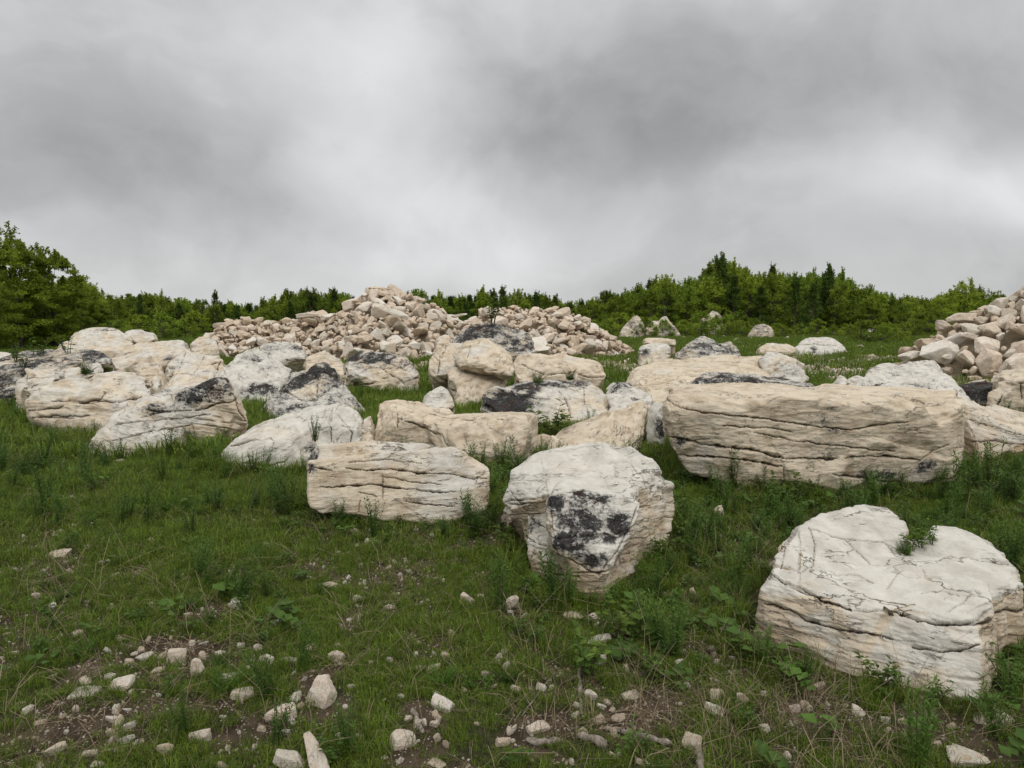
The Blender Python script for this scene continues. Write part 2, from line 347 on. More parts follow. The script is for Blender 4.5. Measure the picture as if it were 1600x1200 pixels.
M_ROCK = rock_material(); M_PILE = stone_material('quarried_limestone', .62, 1.3); M_STONE = stone_material('fieldstone', .6, 1.6)
M_GRAVEL = stone_material('gravel_stone', .72, 1.0)
M_GRASS = leaf_material('grass_blades', (.052, .094, .008), (.16, .23, .020), (.125, .165, .020))
M_DRY = leaf_material('straw', (.13, .095, .055), (.27, .21, .13), (.10, .07, .04), .1)
M_WEED = leaf_material('weed_leaves', (.045, .092, .014), (.105, .18, .026), (.07, .13, .018), .3)
M_BRIGHT = leaf_material('young_leaves', (.055, .105, .014), (.13, .19, .028), (.10, .15, .02), .35)
M_LEAF = leaf_material('tree_leaves', (.12, .175, .016), (.33, .41, .045), (.23, .32, .03), .55)
M_LEAFD = leaf_material('dark_needles', (.045, .080, .016), (.13, .19, .03), (.075, .125, .02), .4)
M_LEAFB = leaf_material('light_tree_leaves', (.12, .185, .018), (.29, .38, .045), (.20, .29, .03), .5)
M_BARK = bark_material('bark', (.05, .04, .03), (.13, .11, .09)); M_DRIFT = bark_material('weathered_wood', (.13, .105, .085), (.33, .28, .235))
M_STEM = bark_material('green_stem', (.04, .06, .02), (.09, .08, .04)); M_GROUND = ground_material()

# ------------------------------------------------------------------ ground sheet
def build_ground():
    ys = list(np.arange(-6, 3, 1.0)) + list(np.arange(3, 16, .14)) + list(np.arange(16, 75, .42)) + list(np.arange(75, 130, 1.5))
    v = 130.
    while v < 4500: ys.append(v); v *= 1.13
    v = -7; lo = []
    while v > -600: lo.append(v); v *= 1.6
    ys = np.array(lo[::-1] + ys)
    xs = list(np.arange(0, 9, .16)) + list(np.arange(9, 46, .45)) + list(np.arange(46, 110, 2))
    v = 110.
    while v < 4500: xs.append(v); v *= 1.16
    xs = np.array([-a for a in xs[:0:-1]] + xs)
    X, Y = np.meshgrid(xs, ys); x, y = X.ravel(), Y.ravel(); z = gz(x, y)
    nx, ny = len(xs), len(ys); i = np.arange((ny - 1) * (nx - 1)); a = (i // (nx - 1)) * nx + i % (nx - 1)
    F = np.stack([a, a + 1, a + nx + 1, a + nx], 1)
    me = mesh_np('ground', np.stack([x, y, z], 1), F, M_GROUND)
    attr(me, 'bare', bareness(x, y)); attr(me, 'far', sstep(13, 26, np.hypot(x, y)))
    tag(link('ground', me), kind='structure')
build_ground()

# ------------------------------------------------------------------ boulders
ROCKCELL = set(); CELL = .12
def mark(co):
    lo = co[co[:, 2] < .07]
    k = np.unique(np.floor(lo[:, :2] / CELL).astype(np.int64), axis=0)
    for a, b in k: ROCKCELL.add((int(a), int(b)))
def convex(points):
    bm = bmesh.new()
    for p in points: bm.verts.new(p)
    r = bmesh.ops.convex_hull(bm, input=bm.verts)
    kill = [g for g in r['geom_interior'] if isinstance(g, bmesh.types.BMVert)]
    if kill: bmesh.ops.delete(bm, geom=kill, context='VERTS')
    lone = [v for v in bm.verts if not v.link_faces]
    if lone: bmesh.ops.delete(bm, geom=lone, context='VERTS')
    return bm
BOULDERS = {}
def boulder(key, label, D, hulls, thick=1.2, vox=None, bed=(0, 0), strata=(.16, .03), lump=.05, rough=1.0, rounding=.05,
            cracks=(), stains=(), topstain=0, ochre=.0, white=.5, topwhite=.35, seed=0, group=None, gouge=(), shrink=.86, name='boulder', extra_down=.3, notch=.05, chops=80, band=None, puff=1.0, chopd=1.0):
    seed = seed or (sum(ord(c) * (i + 3) for i, c in enumerate(key)) % 997)
    vox = vox or max(.010, D * .00155)
    allv = []; allf = []; base = 0
    for h in hulls:
        pts = []; t = thick
        if isinstance(h, tuple): h, t = h
        cx = sum(q[0] for q in h) / len(h); cy = sum(q[1] for q in h) / len(h); dm = 0
        for q in h:
            x, y = q[0], q[1]; dd = q[2] if len(q) > 2 else 0
            if dd == 'g': p = G(x, y)
            else: p = P(x, y, D + dd)
            pts.append(p); dm = max(dm, p.y)
        for q in h:
            x = cx + (q[0] - cx) * shrink; y = cy + (q[1] - cy) * shrink
            p = P(x, y + 2, dm + t); p.z = max(p.z, -.3); pts.append(p)
        for p in list(pts):
            if p.z < .45 and extra_down: pts.append(Vector((p.x * .99, p.y + .08, -extra_down)))
        bm = convex(pts); bm.verts.ensure_lookup_table()
        bmesh.ops.triangulate(bm, faces=bm.faces)
        for i, v in enumerate(bm.verts): v.index = i; allv.append(tuple(v.co))
        for f in bm.faces: allf.append([v.index + base for v in f.verts])
        base = len(allv); bm.free()
    me0 = bpy.data.meshes.new('tmp'); me0.from_pydata(allv, [], allf); me0.update()
    ob0 = bpy.data.objects.new('tmp', me0); C.objects.link(ob0)
    md = ob0.modifiers.new('r', 'REMESH'); md.mode = 'VOXEL'; md.voxel_size = vox; md.use_smooth_shade = True
    dg = bpy.context.evaluated_depsgraph_get(); me = bpy.data.meshes.new_from_object(ob0.evaluated_get(dg))
    bpy.data.objects.remove(ob0); bpy.data.meshes.remove(me0)
    n = len(me.vertices); co = np.empty(n * 3); me.vertices.foreach_get('co', co); co = co.reshape(-1, 3)
    ed = np.empty(len(me.edges) * 2, np.int64); me.edges.foreach_get('vertices', ed); ed = ed.reshape(-1, 2)
    deg = np.bincount(ed.ravel(), minlength=n).astype(float)
    def smooth(c, k):
        for _ in range(k):
            s = np.stack([np.bincount(ed[:, 0], c[ed[:, 1], j], n) + np.bincount(ed[:, 1], c[ed[:, 0], j], n) for j in range(3)], 1) / deg[:, None]
            c = c * .3 + s * .7
        return c
    co = smooth(co, int(min(60, 2 + (rounding / vox) ** 2)))
    ctr = co.mean(0); size = float(np.cbrt(np.prod(co.max(0) - co.min(0))))
    R = np.array(Euler((math.radians(bed[1]), math.radians(bed[0]), 0)).to_matrix())
    def setn(c):
        me.vertices.foreach_set('co', c.ravel().astype(np.float32)); me.update()
        a = np.empty(n * 3); me.vertices.foreach_get('normal', a); return a.reshape(-1, 3)
    N = setn(co)
    kscale = min(size, 2.6)
    co = co + N * (.014 * kscale * puff); N = setn(co)
    lap = np.stack([np.bincount(ed[:, 0], co[ed[:, 1], j], n) + np.bincount(ed[:, 1], co[ed[:, 0], j], n) for j in range(3)], 1) / deg[:, None] - co
    cv = np.clip(-(lap * N).sum(1), 0, None); cv = cv / (np.percentile(cv, 98) + 1e-9); w0 = np.clip(cv, .03, 1); w0 /= w0.sum(); rc = np.random.RandomState(seed + 5)
    for t in range(chops):
        i = rc.choice(n, p=w0); nn = N[i] + rc.normal(0, .30, 3); nn /= np.linalg.norm(nn); dep = chopd * kscale * rc.uniform(.003, .022) * (1 if t % 3 else 1.6); Rr = kscale * rc.uniform(.18, .5)
        sd_ = (co - co[i]) @ nn + dep; m_ = (sd_ > 0); dist = np.linalg.norm(co[m_] - co[i], axis=1); fd = 1 - sstep(Rr * .8, Rr, dist)
        co[m_] -= nn[None] * (np.minimum(sd_[m_], dep * 2.5) * fd * .93)[:, None]
    co = smooth(co, 1); N = setn(co)
    q = co + seed * 3.7
    # broad shape, then broken facets
    L1 = .75 * kscale
    d = fbm(q / L1, 3, seed) * lump * kscale * .65
    d += (ridged(q / (L1 * .55), 3, seed + 7) - .1) * lump * .26 * kscale
    co = co + N * d[:, None]; N = setn(co); co = co  # re-evaluated normals
    b = (co - ctr) @ R
    wq = b.copy(); wq[:, 2] *= .5
    w = b[:, 2] + fbm(wq / .9, 3, seed + 11) * .10 * min(1, size / 1.2) + fbm(wq / .22, 2, seed + 12) * .012
    bz = R[:, 2]; side = 1 - np.abs(N @ bz) ** 2
    rs = np.random.RandomState(seed); lv = [w.min() - .2]; sp, amp = strata
    while lv[-1] < w.max() + .2: lv.append(lv[-1] + sp * rs.uniform(.35, 1.7))
    lv = np.array(lv); li = np.searchsorted(lv, w); off = rs.normal(0, 1, len(lv) + 1)
    near = np.minimum(np.abs(w - lv[np.clip(li, 0, len(lv) - 1)]), np.abs(w - lv[np.clip(li - 1, 0, len(lv) - 1)]))
    ni = np.where(np.abs(w - lv[np.clip(li, 0, len(lv) - 1)]) < np.abs(w - lv[np.clip(li - 1, 0, len(lv) - 1)]), li, li - 1)
    q2 = np.stack([b[:, 0] / .9, b[:, 1] / .9, ni * 5.3], 1)
    lm = fbm(np.stack([b[:, 0] / 1.1, b[:, 1] / 1.1, li * 3.1], 1), 2, seed + 21)
    nm = sstep(-.02, .5, fbm(q2 * 1.3, 3, seed + 31)) * (rs.uniform(0, 1, len(lv) + 2)[np.clip(ni, 0, len(lv))] > .35)
    sg = max(vox * .95, .010)
    notchv = np.exp(-(near / sg) ** 2) * nm
    d = side * (amp * .6 * (off[li] * .45 + lm * .9)) * rough
    d -= side ** .5 * notchv * notch * 1.2 * min(1, size)
    # fine breakage
    a = b.copy(); a[:, 2] *= 3.2
    d += fbm(a / .35, 4, seed + 41, .6) * .034 * rough * min(1, size / 1.0) + ridged(a / .22, 3, seed + 43) * .010 * rough * min(1, size)
    d += (np.abs(vn(b / .16, seed + 47)) - .3) * .010 * rough
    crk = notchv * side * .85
    # traced cracks and gouges, found on the real surface
    bv = None
    def hit(x, y):
        nonlocal bv
        if bv is None:
            tris = np.empty(len(me.loops), np.int64); me.loops.foreach_get('vertex_index', tris)
            ls = np.empty(len(me.polygons), np.int64); me.polygons.foreach_get('loop_start', ls); lt = np.empty(len(me.polygons), np.int64); me.polygons.foreach_get('loop_total', lt)
            polys = [tris[s:s + t].tolist() for s, t in zip(ls, lt)]
            bv = BVHTree.FromPolygons([tuple(c) for c in co], polys)
        r = bv.ray_cast(cam.location, ray(x, y).normalized()); return r[0]
    if cracks:
        pts = []
        for cr in cracks:
            wd = cr[0]; pl = cr[1:]; tot = sum(math.hypot(pl[k + 1][0] - pl[k][0], pl[k + 1][1] - pl[k][1]) for k in range(len(pl) - 1)); run = 0; ph = rs.uniform(0, 50)
            ww = lambda s_: float(fbm(np.array([[s_ / 9 + ph, ph, 0]]), 3, seed)[0])
            for k in range(len(pl) - 1):
                (x0, y0), (x1, y1) = pl[k], pl[k + 1]; m = max(2, int(math.hypot(x1 - x0, y1 - y0) / 1.2))
                run0 = run; run += 0
                for j in range(m):
                    t = j / m; sL = run + t * math.hypot(x1 - x0, y1 - y0); jx = rs.normal(0, .35); jy = rs.normal(0, .3) + 2.6 * float(fbm(np.array([[sL / 14 + ph * 2, 0, ph]]), 3, seed + 2)[0])
                    h = hit(x0 + (x1 - x0) * t + jx, y0 + (y1 - y0) * t + jy)
                    if h: pts.append((h, max(.08, wd * (.75 + 1.1 * ww(sL)) * min(1, (sL + 3) / 18, (tot - sL + 3) / 18))))
                run = run0 + math.hypot(x1 - x0, y1 - y0)
        if pts:
            kd = KDTree(len(pts))
            for i, (p, _) in enumerate(pts): kd.insert(p, i)
            kd.balance(); P3 = np.array([tuple(p) for p, _ in pts]); 
            lo, hi = P3.min(0) - .2, P3.max(0) + .2; idx = np.where(((co > lo) & (co < hi)).all(1))[0]
            pp = D / FPX  # metres per photo pixel here
            for i in idx:
                _, j, dist = kd.find(co[i]); wd = pts[j][1] * pp * .62
                g = math.exp(-(dist / max(wd, vox * .8)) ** 2)
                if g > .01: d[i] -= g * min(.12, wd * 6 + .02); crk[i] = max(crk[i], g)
    for (x, y, rp, dep) in gouge:
        h = hit(x, y)
        if h:
            r = rp * D / FPX; dist = np.linalg.norm(co - np.array(h), axis=1); d -= dep * np.exp(-(dist / r) ** 2) * (1 + .5 * fbm(co / .15, 2, seed + 3))
    # keep detail off what is buried
    st = np.zeros(n)
    for s in stains:
        x, y, rp, sv = s[:4]; ry = s[4] if len(s) > 4 else rp
        h = hit(x, y)
        if h:
            r = rp * D / FPX; dv = co - np.array(h); dv[:, 2] *= rp / ry; st = np.maximum(st, sv * (1 - sstep(.2, 1.75, np.linalg.norm(dv, axis=1) / r + .5 * fbm(co / (.25 * min(1, size)), 2, seed + 77))))
    up = N[:, 2]
    if topstain: st = np.maximum(st, topstain * sstep(.15, .75, up) * (.55 + .6 * fbm(co / .8, 2, seed + 51)))
    co = co + N * d[:, None]; N = setn(co)
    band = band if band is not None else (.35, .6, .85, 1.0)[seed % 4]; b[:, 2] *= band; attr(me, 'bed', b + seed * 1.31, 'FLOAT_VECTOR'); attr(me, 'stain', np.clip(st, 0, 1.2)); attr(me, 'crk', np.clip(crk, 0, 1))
    zrel = (co[:, 2] - co[:, 2].min()) / max(.1, np.ptp(co[:, 2]))
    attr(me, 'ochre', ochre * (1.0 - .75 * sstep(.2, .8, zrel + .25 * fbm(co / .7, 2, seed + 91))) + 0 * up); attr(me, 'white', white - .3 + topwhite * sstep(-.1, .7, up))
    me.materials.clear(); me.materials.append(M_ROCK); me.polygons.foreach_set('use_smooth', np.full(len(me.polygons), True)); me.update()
    mark(co)
    o = link(name, me); me.name = name; tag(o, label, 'boulder', group); BOULDERS[key] = (o, bv)
    return o

# ---- the boulders, nearest first: outline corners as seen, each with its own distance; 'g' = touches the ground there
boulder('heart', 'big rounded pale boulder in the right foreground with a green tuft in its notch', 5.5, [
    [(1532,1105,'g'),(1515,1103,'g'),(1460,1083,'g'),(1400,1063,'g'),(1310,1045,'g'),(1250,1019,.45),(1199,976,.6),(1187,922,.72),(1202,895,.8),(1596,1009,.7),(1586,1051,.5),(1592,919,.72),
     (1526,972,-.12),(1430,972,-.02),(1340,955,.2),(1260,925,.5),(1214,868,1.15),(1415,872,1.35),(1582,889,1.0),(1415,850,1.55),(1440,846,1.6)],
    [(1205,880,.9),(1213,848,1.25),(1236,825,1.5),(1262,823,1.5),(1290,905,.7),(1400,912,.85),(1268,818,1.5),(1410,862,1.25)],
    [(1262,835,1.35),(1270,815,1.5),(1297,802,1.65),(1352,792,1.8),(1386,799,1.8),(1414,824,1.6),(1400,866,1.25),(1310,880,.95)],
    [(1432,872,1.25),(1458,826,1.65),(1493,826,1.6),(1547,848,1.3),(1580,880,1.0),(1592,919,.76),(1526,958,.25),(1430,935,.6)]],
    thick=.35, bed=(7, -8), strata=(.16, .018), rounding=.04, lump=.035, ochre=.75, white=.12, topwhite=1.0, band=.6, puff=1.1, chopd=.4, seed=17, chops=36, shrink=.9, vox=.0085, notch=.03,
    cracks=[(2.6,(1202,897),(1250,918),(1285,940),(1335,954),(1400,956),(1435,970),(1460,975),(1500,974),(1526,969),(1555,948),(1590,920)),
            (2.2,(1192,943),(1235,955),(1260,970),(1300,982),(1350,988),(1395,998)),(2.0,(1425,1010),(1470,1018),(1505,1015),(1530,1007)),
            (1.2,(1263,825),(1274,850),(1270,885),(1245,898)),(1.2,(1263,826),(1300,838),(1340,845),(1380,850),(1400,868)),
            (1.3,(1278,888),(1305,898),(1340,898),(1365,908)),(1.2,(1440,926),(1460,922),(1500,930)),(1.2,(1385,921),(1395,905),(1410,890)),
            (1.0,(1442,890),(1452,910)),(1.1,(1535,877),(1560,881),(1578,884)),(1.0,(1480,955),(1500,942),(1515,930)),(1.0,(1226,838),(1225,868),(1220,890)),(1.0,(1320,845),(1360,880),(1380,885))],
    gouge=[(1490,935,20,.015)])
boulder('face', 'squat white boulder in the centre foreground with large black stain on its front', 7.6, [
    [(942,920,'g'),(880,916,'g'),(846,902,'g'),(980,902,'g'),(830,850,.5),(796,790,.85),(1004,860,.7),(1030,800,1.0),(1028,740,1.25),(806,740,1.2),(870,800,.35),(1000,800,.5)],
    [(774,813,.75),(785,778,.9),(800,735,1.2),(817,720,1.4),(839,708,1.6),(875,709,1.7),(915,703,1.8),(956,695,1.9),(987,701,1.8),(1015,713,1.6),(1030,738,1.3),(860,775,.35),(1000,785,.5),(800,812,.65)],
    [(1020,740,1.3),(1032,748,1.25),(1051,756,1.15),(1050,808,.95),(1031,815,.85),(1005,800,.8),(1000,850,.6)],
    [(858,785,-.15),(862,848,-.42),(900,866,-.52),(942,884,-.62),(970,852,-.4),(994,790,-.05),(1005,765,.4),(872,758,.3),(930,740,.8),(935,830,-.4)]],
    thick=.5, bed=(-4, -12), strata=(.14, .018), rounding=.05, lump=.04, ochre=.7, white=.6, topwhite=.45, seed=23, vox=.009, notch=.03, chops=60, band=.5, puff=1.0, chopd=.7,
    cracks=[(2.2,(823,837),(838,850),(868,858)),(2.0,(835,890),(870,898),(905,902)),(1.5,(845,718),(852,745),(858,790),(864,850),(872,860)),(1.4,(866,860),(900,882),(935,898),(960,870),(985,820),(1000,780)),
            (1.3,(957,722),(985,724),(1005,745),(1012,770)),(1.2,(975,785),(995,780)),(1.2,(790,760),(815,790),(835,815),(860,830)),(1.5,(830,885),(850,878),(880,888)),(1.0,(862,735),(880,720),(900,715))],
    stains=[(867,782,17,1.1,24),(882,812,18,1.0),(938,778,20,1.2,16),(966,815,20,1.2,30),(955,838,16,1.1),(880,842,18,1.15,16),(900,862,16,1.0,10),(925,876,12,.9,8),(835,812,14,.7,20),(945,868,12,.85),(905,772,14,.6,8),(915,808,52,.66,44)],
    gouge=[(915,812,30,.09),(876,812,14,.07),(960,822,16,.08)])
boulder('slab', 'long flat-faced pale block with wavy top edge, left of the black-stained boulder', 9.65, [
    [(500,799,.0),(550,809,.0),(622,813,.0),(700,817,.0),(480,766,.3),(481,720,.5),(495,697,.6),(570,694,.6),(598,690,.65),(640,690,.6),(663,693,.55),(691,701,.5),(758,797,.1),(763,760,.15),(560,700,.5)],
    [(479,722,.2),(479,768,.05),(488,792,.0),(762,792,.1),(701,815,0),(758,797,.1),(766,736,.3),(762,730,.35),(742,719,.5),(705,699,.5),(691,702,.5),(600,720,.4),(500,720,.5)]],
    thick=.9, bed=(-3, 4), strata=(.3, .006), chopd=.35, extra_down=0, band=.5, rounding=.02, lump=.018, rough=.6, notch=.012, ochre=.12, white=.45, topwhite=.3, seed=5, vox=.010,
    cracks=[(1.9,(481,730),(500,731),(520,736)),(1.9,(540,731),(570,735),(600,732),(650,738),(700,741),(740,748),(762,748)),(1.9,(500,762),(540,758),(580,757),(620,762),(680,768),(712,768)),
            (1.1,(560,770),(590,776)),(1.3,(633,783),(680,790),(710,792)),(1.0,(598,745),(598,780)),(1.1,(560,800),(563,780)),(1.0,(600,745),(640,752),(690,757)),(1.2,(545,722),(600,718),(660,724))],
    stains=[(488,712,13,.8),(484,735,10,.6)])
boulder('ledge', 'huge long layered slab with flat top on the right, the widest block', 11.4, [
    [(1075,744,.1),(1169,757,.0),(1262,764,.0),(1340,766,.3),(1375,757,.35),(1440,757,.45),(1043,690,.05),(1039,637,.15),(1045,620,.3),(1112,621,.05),(1142,632,0),(1206,626,.05),(1262,631,0),(1322,639,-.05),(1409,639,-.05),
     (1487,631,.1),(1502,627,.4),(1499,722,.5),(1482,748,.3),(1047,603,2.1),(1250,604,2.4),(1400,610,2.3),(1492,614,1.7),(1043,648,.0)]],
    thick=.4, bed=(2.5, 3), strata=(.24, .014), rounding=.04, lump=.02, rough=.75, ochre=.22, white=.56, topwhite=-.1, seed=31, extra_down=0, puff=1.6, chopd=.7, band=.6, shrink=.93, vox=.013, notch=.03,
    cracks=[(3.4,(1045,682),(1075,689),(1110,697),(1165,702),(1200,710),(1230,716),(1310,717)),(2.8,(1060,712),(1090,714),(1130,715),(1170,720),(1225,730)),
            (1.8,(1045,628),(1075,640),(1130,648),(1200,655),(1260,665),(1330,672),(1390,662),(1420,660)),(2.2,(1320,716),(1360,713),(1415,716),(1440,720)),(1.6,(1180,676),(1250,690),(1330,700),(1400,706)),
            (2.4,(1300,742),(1360,750),(1420,757),(1490,748)),(1.5,(1435,722),(1455,706),(1485,694)),(1.6,(1225,730),(1225,760)),(2.0,(1170,752),(1220,760)),(1.3,(1130,665),(1190,668),(1240,676))],
    stains=[(1290,655,26,.42,20),(1290,690,30,.25),(1370,745,30,.75,12),(1445,728,16,.8,9),(1450,760,30,.9,10),(1300,672,14,.4),(1065,690,8,.6)])
boulder('nose', 'sharp-nosed grey-topped boulder leaning left in the tall grass', 14.6, [
    [(150,707,'g'),(180,716,'g'),(250,714,'g'),(325,706,'g'),(360,692,'g'),(136,698,.1),(150,672,.3),(176,640,.5),(225,619,.6),(275,600,.7),(325,594,.9),(357,589,1.1),(366,597,.9),(370,618,.6),(380,628,.6),(388,662,.6)]],
    thick=1.3, bed=(10, -6), strata=(.16, .03), rounding=.05, lump=.03, ochre=.25, white=.5, topwhite=.4, seed=41, vox=.016,
    cracks=[(2.6,(305,641),(325,637),(345,630),(372,624)),(1.8,(220,652),(260,642),(300,640)),(1.3,(180,664),(230,656),(290,652),(330,648)),(1.2,(175,690),(240,672),(300,664)),(1.2,(268,618),(274,645)),(1.6,(362,600),(372,640),(385,660))],
    stains=[(330,605,44,.95,20),(295,620,34,.9,14),(240,632,26,.7,12),(358,600,12,.8),(146,698,12,.85),(232,678,10,.6),(265,610,24,.45,12)])
boulder('dome', 'smooth low whitish boulder with a split across its right end, behind the flat-faced block', 12.9, [
    [(345,730,'g'),(378,735,'g'),(433,738,'g'),(480,736,'g'),(340,720,.2),(361,688,.5),(392,667,1.2),(451,641,1.9),(511,631,2.3),(520,660,1.2),(480,700,.4),(545,720,.3)],
    [(480,735,'g'),(505,640,2.1),(520,631,2.3),(536,630,2.3),(555,640,2.0),(567,655,1.6),(568,694,.9),(556,712,.6),(500,690,.4)]],
    thick=.9, bed=(-14, 12), strata=(.3, .02), rounding=.10, lump=.045, rough=.8, ochre=.05, white=.85, topwhite=.2, seed=53,
    cracks=[(1.8,(361,697),(385,690),(400,684)),(1.3,(520,635),(518,690)),(2.0,(505,650),(512,632)),(1.3,(380,724),(420,728),(450,718)),(1.2,(450,640),(470,652),(478,658)),(1.3,(530,650),(550,675),(548,690),(530,700))],
    stains=[(488,700,14,.75),(505,668,10,.45),(476,656,9,.6)], gouge=[(515,655,14,.12)])
boulder('saddle', 'ochre block with a curved hollow top, behind the flat-faced block', 13.6, [
    [(798,736,'g'),(824,722,'g'),(770,726,'g'),(842,676,.3),(842,650,.5),(833,660,0),(760,668,.0),(696,668,.3),(640,655,1.0),(700,730,'g'),(830,648,1.2),(740,647,1.9)],
    [(583,645,1.9),(586,632,2.2),(600,626,2.3),(582,690,1.4),(640,632,2.4),(700,665,.4),(690,730,.2),(600,712,1.1),(620,640,1.2)],
    [(600,627,2.2),(655,626,2.8),(700,640,2.4),(640,655,1.0),(720,660,1.0)]],
    thick=.7, bed=(-9, 16), strata=(.35, .03), rounding=.05, lump=.035, ochre=.62, white=.15, topwhite=.25, seed=61,
    cracks=[(1.7,(620,652),(660,668),(690,680),(700,700)),(1.3,(655,640),(690,652),(740,658)),(1.5,(621,640),(620,670)),(1.2,(700,640),(760,652),(800,655))])
boulder('wing', 'smooth beige wedge with a rising right end, right behind the black-stained boulder', 14.2, [
    [(829,712,'g'),(832,686,.8),(963,650,2.0),(990,630,2.4),(1012,627,2.4),(1018,648,1.6),(1010,703,.3),(960,720,'g'),(1000,712,'g'),(900,712,'g'),(985,640,1.4)]],
    thick=.5, bed=(-24, 10), strata=(.5, .012), rounding=.09, lump=.03, rough=.7, ochre=.32, white=.05, topwhite=.12, seed=67)
boulder('fin', 'narrow white upright block with black right side, wedged left of the huge layered slab', 15.0, [
    [(1017,633,.4),(1030,627,.5),(1037,631,.3),(1040,655,.0),(1041,684,.1),(1014,690,.1),(1012,660,.1),(1020,702,'g'),(1038,698,'g')]],
    thick=.7, bed=(60, 0), ochre=.1, white=.8, seed=71, rounding=.05, stains=[(1036,668,12,.9,20)])
boulder('ear', 'small pale block tucked between the whitish boulder and the ochre block', 14.6, [
    [(568,655,.4),(580,650,.5),(584,660,.3),(583,700,.1),(568,700,.1),(566,670,0)],[(566,680,-.2),(583,676,-.2),(584,706,-.2),(566,712,-.2),(575,725,'g')]], thick=.6, white=.5, ochre=.2, seed=73, rounding=.05)
boulder('slope', 'white furrowed boulder with grey hollows, right behind the huge layered slab', 16.6, [
    [(1330,612,1.6),(1345,600,2.2),(1352,578,3.6),(1370,570,4.2),(1410,565,4.6),(1460,564,4.6),(1470,580,3.6),(1497,605,2.2),(1513,622,1.2),(1520,680,0),(1470,690,'g'),(1340,690,'g'),(1330,640,.4)]],
    thick=.7, bed=(12, 20), strata=(.22, .05), rounding=.07, lump=.055, ochre=.05, white=.95, seed=79, vox=.026,
    stains=[(1375,602,26,.55,8),(1432,603,22,.6,8),(1400,585,20,.4,8)], gouge=[(1375,603,16,.18),(1440,600,12,.15)])
boulder('flank', 'ochre-flanked wedge at the right edge, right of the huge layered slab', 13.6, [
    [(1503,628,.8),(1520,621,1.6),(1560,632,1.6),(1600,647,1.5),(1660,668,1.2),(1670,700,.6),(1600,706,.2),(1530,722,0),(1505,720,.1),(1515,730,'g'),(1590,722,'g'),(1650,715,'g'),(1503,660,.5)]],
    thick=1.0, bed=(18, 10), strata=(.2, .035), ochre=.75, white=.2, topwhite=.6, seed=83, rounding=.06,
    cracks=[(1.4,(1515,655),(1550,665),(1600,680)),(1.2,(1520,690),(1560,690),(1600,695))])
boulder('corner', 'square beige block with cracked face at the right edge below the rubble heap', 20.5, [
    [(1546,592,.6),(1557,577,2.0),(1600,574,2.2),(1660,577,2.2),(1670,600,.5),(1670,655,0),(1548,634,0),(1600,648,'g'),(1550,648,'g'),(1660,650,'g'),(1590,592,0)]],
    thick=1.0, bed=(0, 6), ochre=.3, white=.3, seed=89, rounding=.07, cracks=[(1.6,(1596,600),(1598,625)),(1.6,(1565,620),(1558,636))])
boulder('char', 'black crusted low rock wedged left of the square beige block', 21.2, [
    [(1494,607,.6),(1515,596,1.2),(1546,590,1.2),(1550,600,0),(1550,635,0),(1500,615,0),(1500,640,'g'),(1548,640,'g')]], thick=1, white=.4, seed=97, topstain=1, stains=[(1525,605,60,1.1)], strata=(.15,.05))
boulder('crust', 'flat rock with black crusted top lying behind the huge layered slab', 16.8, [
    [(1064,606,.6),(1075,592,1.6),(1096,583,2.2),(1150,584,2.3),(1212,592,1.8),(1250,595,1.6),(1275,602,1.0),(1280,625,0),(1066,640,0),(1080,660,'g'),(1270,660,'g')]],
    thick=.7, white=.7, topstain=1.0, strata=(.09, .06), lump=.05, seed=101, stains=[(1110,596,40,.9,14),(1170,594,40,.9,12),(1240,603,30,.6,8)], vox=.026)
boulder('tongue', 'broad pale flat-topped boulder in the middle right, behind the black crusted rock', 22.0, [
    [(977,592,1.2),(992,577,3.2),(1040,562,5.0),(1125,556,5.6),(1190,556,5.4),(1200,575,3.4),(1210,595,2.0),(1130,583,1.4),(1045,600,.5),(1045,632,.2),(1000,616,.6),(985,602,.9),(1020,645,'g'),(1200,630,0),(1080,650,'g')]],
    thick=.6, bed=(-5, 8), strata=(.3, .05), ochre=.28, white=.22, topwhite=.3, seed=103, vox=.034, lump=.03,
    cracks=[(1.8,(1008,600),(1012,585)),(1.8,(985,603),(1030,600),(1060,590)),(1.4,(1130,575),(1150,562))], stains=[(1148,566,7,.6)])
boulder('knuckle', 'grey lumpy boulder with rubble on its shoulder, right end of the pale flat-topped boulder', 24.0, [
    [(1188,560,1.6),(1195,552,2.2),(1212,553,2.2),(1240,563,1.6),(1258,573,1.0),(1261,592,.2),(1250,605,0),(1200,600,0),(1210,625,'g'),(1250,622,'g')]],
    thick=1.6, bed=(-16, 5), ochre=.15, white=.6, seed=107, lump=.07, vox=.036, stains=[(1230,585,20,.4)])
boulder('longback', 'long pale slab with flat top in the centre, right of the leaning block', 26.5, [
    [(803,560,.8),(827,555,1.6),(883,554,2.0),(934,563,1.6),(945,572,.6),(946,590,.2),(940,597,.1),(850,600,0),(804,596,.1),(820,615,'g'),(940,612,'g'),(803,580,0)]],
    thick=1.2, bed=(3, 0), strata=(.3, .05), ochre=.28, white=.25, topwhite=.35, seed=109, vox=.036, notch=.09, cracks=[(1.7,(905,585),(925,590),(945,590)),(1.5,(815,570),(850,585),(900,580))])
boulder('leaner', 'leaning beige block with a sharp shadowed underside, balanced in the centre', 23.3, [
    [(709,567,.6),(719,545,1.2),(727,535,1.8),(745,531,2.2),(760,530,2.2),(786,547,1.6),(798,558,1.0),(808,580,.2),(798,594,-.1),(772,578,-.1),(752,562,0),(722,576,.2)]],
    thick=.7, bed=(-20, 14), ochre=.35, white=.3, seed=113, vox=.03, rounding=.05, lump=.03, extra_down=0, cracks=[(1.3,(735,540),(730,560))])
